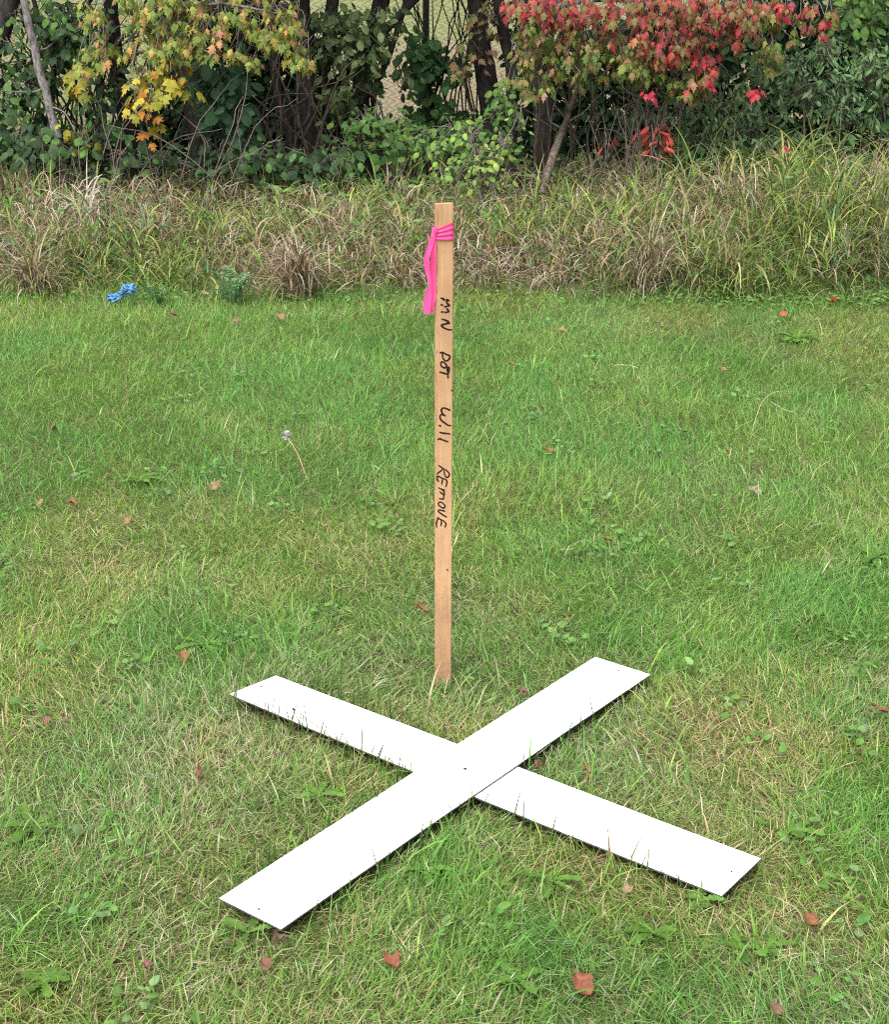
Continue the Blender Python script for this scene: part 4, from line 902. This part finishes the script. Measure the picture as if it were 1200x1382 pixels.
TAN, ORG, RBR, PNK, BRN = (.50, .32, .16), (.50, .21, .08), (.36, .11, .05), (.50, .22, .17), (.28, .15, .08)
FALLEN = [(288,657,'tan fallen leaf left of the stake, level with the word REMOVE',.045,.034,TAN,.4,.9),
 (70,580,'pale brown curled leaf near the left edge of the lawn',.05,.03,(.42,.29,.17),2.6,1.2),
 (97,678,'small orange leaf near the left edge, below the pale brown curled leaf',.036,.024,(.52,.24,.12),1.8,.8),
 (54,677,'tiny tan leaf at the left edge beside a small orange leaf',.024,.018,TAN,.3,.6),
 (171,703,'orange tan leaf on the left, below the weed tuft',.034,.026,(.52,.28,.13),.2,.7),
 (821,729,'rusty orange leaf on the lush grass right of the stake',.042,.036,ORG,2.8,.5),
 (1019,663,'pale beige leaf on the right side of the lawn',.05,.032,(.52,.38,.26),.7,.7),
 (741,608,'small orange leaf right of the stake, level with the word Will',.036,.022,ORG,1.5,.6),
 (758,446,'light orange leaf at the back of the lawn, right of the stake',.052,.03,(.58,.32,.15),1.4,.5),
 (378,428,'orange leaf at the back of the lawn, left of the stake',.045,.036,(.55,.30,.13),.8,.5),
 (318,433,'pinkish leaf at the back, left of the orange leaf',.04,.022,PNK,.4,.9),
 (975,498,'small orange leaf at the back right, above the hooked straw',.04,.022,(.52,.26,.12),1.1,.6),
 (690,491,'small dark orange leaf behind, just right of the stake',.03,.022,ORG,1.7,.6),
 (1058,424,'bright orange leaf by the tall grass on the right',.042,.04,(.68,.20,.07),.2,.3),
 (1124,405,'crimson leaf at the edge of the tall grass on the right',.05,.036,(.45,.03,.02),1.2,.4),
 (276,396,'cream coloured leaf at the foot of the tall grass on the left',.045,.03,(.55,.40,.22),1.3,.4),
 (233,424,'dark brown leaf at the back left, below the blue scrap',.05,.022,(.26,.15,.09),1.5,.9),
 (248,886,'upright russet leaf inside the leafy weed behind the upper left arm',.04,.03,(.48,.20,.08),.2,.9),
 (787,1330,'large red brown leaf at the bottom, right of the centre',.05,.038,(.42,.14,.07),.5,.5),
 (528,1298,'small reddish leaf at the bottom, left of the centre',.036,.028,(.45,.15,.08),.9,.8),
 (199,1303,'pink leaf in the grass below the lower left arm, near the left',.03,.02,PNK,2.9,.6),
 (62,971,'small pink leaf at the far left, level with the upper left arm',.022,.016,(.55,.20,.16),.3,.6),
 (268,1043,'narrow dark red leaf in the dry grass left of the cross',.038,.013,(.34,.12,.07),.1,.9),
 (569,821,'narrow dark brown leaf just left of the stake foot',.05,.016,(.40,.17,.07),1.0,1.2),
 (880,893,'dull brown leaf at the tip of the upper right arm',.03,.02,(.30,.17,.13),2.2,.9),
 (1095,1243,'orange brown leaf right of the tip of the lower right arm',.03,.03,(.42,.17,.07),.8,.6),
 (377,1268,'crumpled brown leaf at the lowest corner of the cross',.045,.022,(.35,.21,.13),2.7,1.1),
 (358,1301,'red brown leaf below the lowest corner of the cross',.03,.02,(.40,.17,.11),.4,.8),
 (847,1200,'small tan leaf in front of the lower right arm',.022,.02,(.52,.34,.20),.6,.4),
 (728,1032,'red brown leaf in the angle between the two right arms',.03,.018,(.40,.16,.10),2.4,.8),
 (1188,957,'reddish leaf at the right edge of the lawn',.04,.015,(.40,.17,.10),1.2,.8),
 (706,932,'purple brown leaf beside the middle of the upper right arm',.022,.014,(.32,.13,.12),1.2,.6),
 (1048,1363,'brown leaf at the bottom edge near the right',.03,.018,(.34,.18,.12),.6,.8)]
for f_ in FALLEN: fallen(*f_)

# blue scrap, thistles, dry tussocks at the edge of the tall grass
sb = empty('blue_plastic_scrap', tuple(at(165, 405, 6.95)), 'crumpled bright blue plastic scrap at the edge of the tall grass', 'scrap')
def crumple(mb, c, rx, ry, rz, seed):
    r2 = np.random.default_rng(seed); n, k = 11, 14; V = []
    for i in range(n):
        for j in range(k):
            p, q = math.pi*i/(n - 1), 2*math.pi*j/k; rr = r2.uniform(.35, 1.35) if 0 < i < n - 1 else .8
            V.append(c + rr*np.array([rx*math.sin(p)*math.cos(q), ry*math.sin(p)*math.sin(q), rz*math.cos(p)]))
    i, j = np.meshgrid(np.arange(n - 1), np.arange(k), indexing='ij'); i, j = i.ravel(), j.ravel(); kk_ = (j+1) % k
    mb.add(np.array(V), [np.stack([i*k + j, i*k + kk_, (i+1)*k + kk_, (i+1)*k + j], 1)], (0.10, 0.26, 0.46))
for px, py, a, b_, c_, sd_ in ((173,390,.034,.03,.022,3),(154,402,.032,.03,.02,5),(163,397,.024,.02,.014,8)):
    m = MB(); crumple(m, at(px, py, 6.93), a, b_, c_, sd_); m.build('fold', M_DEAD, sb, smooth=False)
def thistle(px, py, Yd, label, n, hgt, col):
    b0 = np.array(base_of(px, Yd)); b0[0] = at(px, py, Yd)[0]; t = empty('thistle_plant', tuple(b0), label, 'weed')
    for q in range(n):
        a = rng.uniform(0, 6.28); top = b0 + [math.cos(a)*hgt*.5, math.sin(a)*hgt*.4 - .03, hgt*rng.uniform(.4, 1.0)]
        P = smooth_path([b0, b0*.5 + top*.5 + [0, 0, hgt*.15], top], 9); m = MB()
        tube(m, P, .0025, .0012, sides=4, smoothp=False, col=np.array(col)*.9)
        for k_ in range(2, 9):
            for sg in (1, -1):
                side = np.array([-math.sin(a), math.cos(a), 0])*sg*rng.uniform(.6, 1) + rng.normal(0, .35, 3); ln = hgt*.18*(1.1 - k_*.08)
                e = P[k_] + side*ln; w_ = (P[min(k_ + 1, 8)] - P[k_ - 1])*.11
                m.add(np.array([P[k_] - w_, P[k_] + w_, e*.5 + P[k_]*.5 + w_*1.5, e, e*.5 + P[k_]*.5 - w_*1.4]), [np.array([[0, 1, 2], [0, 2, 4], [4, 2, 3]])], np.array(col)*rng.uniform(.75, 1.25))
        m.build('frond', M_LEAF, t)
thistle(212, 400, 6.92, 'grey green prickly weed right of the blue scrap', 16, .13, (.19, .33, .13))
thistle(312, 385, 6.95, 'tall blue green prickly weed in front of the tall grass on the left', 18, .20, (.17, .30, .14))
def tussock(px, Yd, label, n, L, pal, hgt):
    b0 = np.array(base_of(px, Yd)); t = MB(); a = rng.uniform(0, 6.28, n); r = np.abs(rng.normal(0, .07, n))
    a2 = rng.uniform(0, 6.28, n); B = np.c_[b0[0] + r*np.cos(a2), np.maximum(b0[1] + r*np.sin(a2), 7.0), b0[2] + rng.uniform(0, hgt, n)]
    c = np.array(pal)[rng.integers(0, len(pal), n)]*rng.uniform(.75, 1.2, (n, 1))
    ribbons(t, B, a, rng.uniform(.6, 1.2, n)*L, rng.uniform(.004, .010, n), np.abs(rng.normal(.45, .35, n)), rng.uniform(.8, 3.4, n), c, segs=7, twist=1.0, kpow=1.3, sidejit=.35)
    o = t.build('grass_tussock', M_TALL); tag(o, label, 'grass tussock', 'tussocks in the tall grass')
tussock(395, 7.05, 'drooping dry straw tussock at the lawn edge, left of the ribbon', 200, .30, STRAW, .16)
tussock(40, 7.1, 'drooping dry tussock at the far left edge of the tall grass', 130, .26, STRAW, .12)
tussock(880, 7.25, 'arching straw tussock in the tall grass right of the stake', 150, .42, STRAW, .16)
tussock(985, 7.2, 'green and straw tussock right of the arching straw tussock', 120, .40, list(GRN) + list(STRAW[:3]), .16)
tussock(120, 7.9, 'pale silvery straw tussock in the tall grass on the left', 130, .30, [(.58, .52, .44), (.50, .43, .36)], .26)
tussock(1080, 8.1, 'tall green tussock with wide blades in front of the grey green shrub', 90, .55, GRN, .18)
tussock(850, 8.2, 'tall green tussock with wide blades below the red maple', 70, .5, GRN, .16)
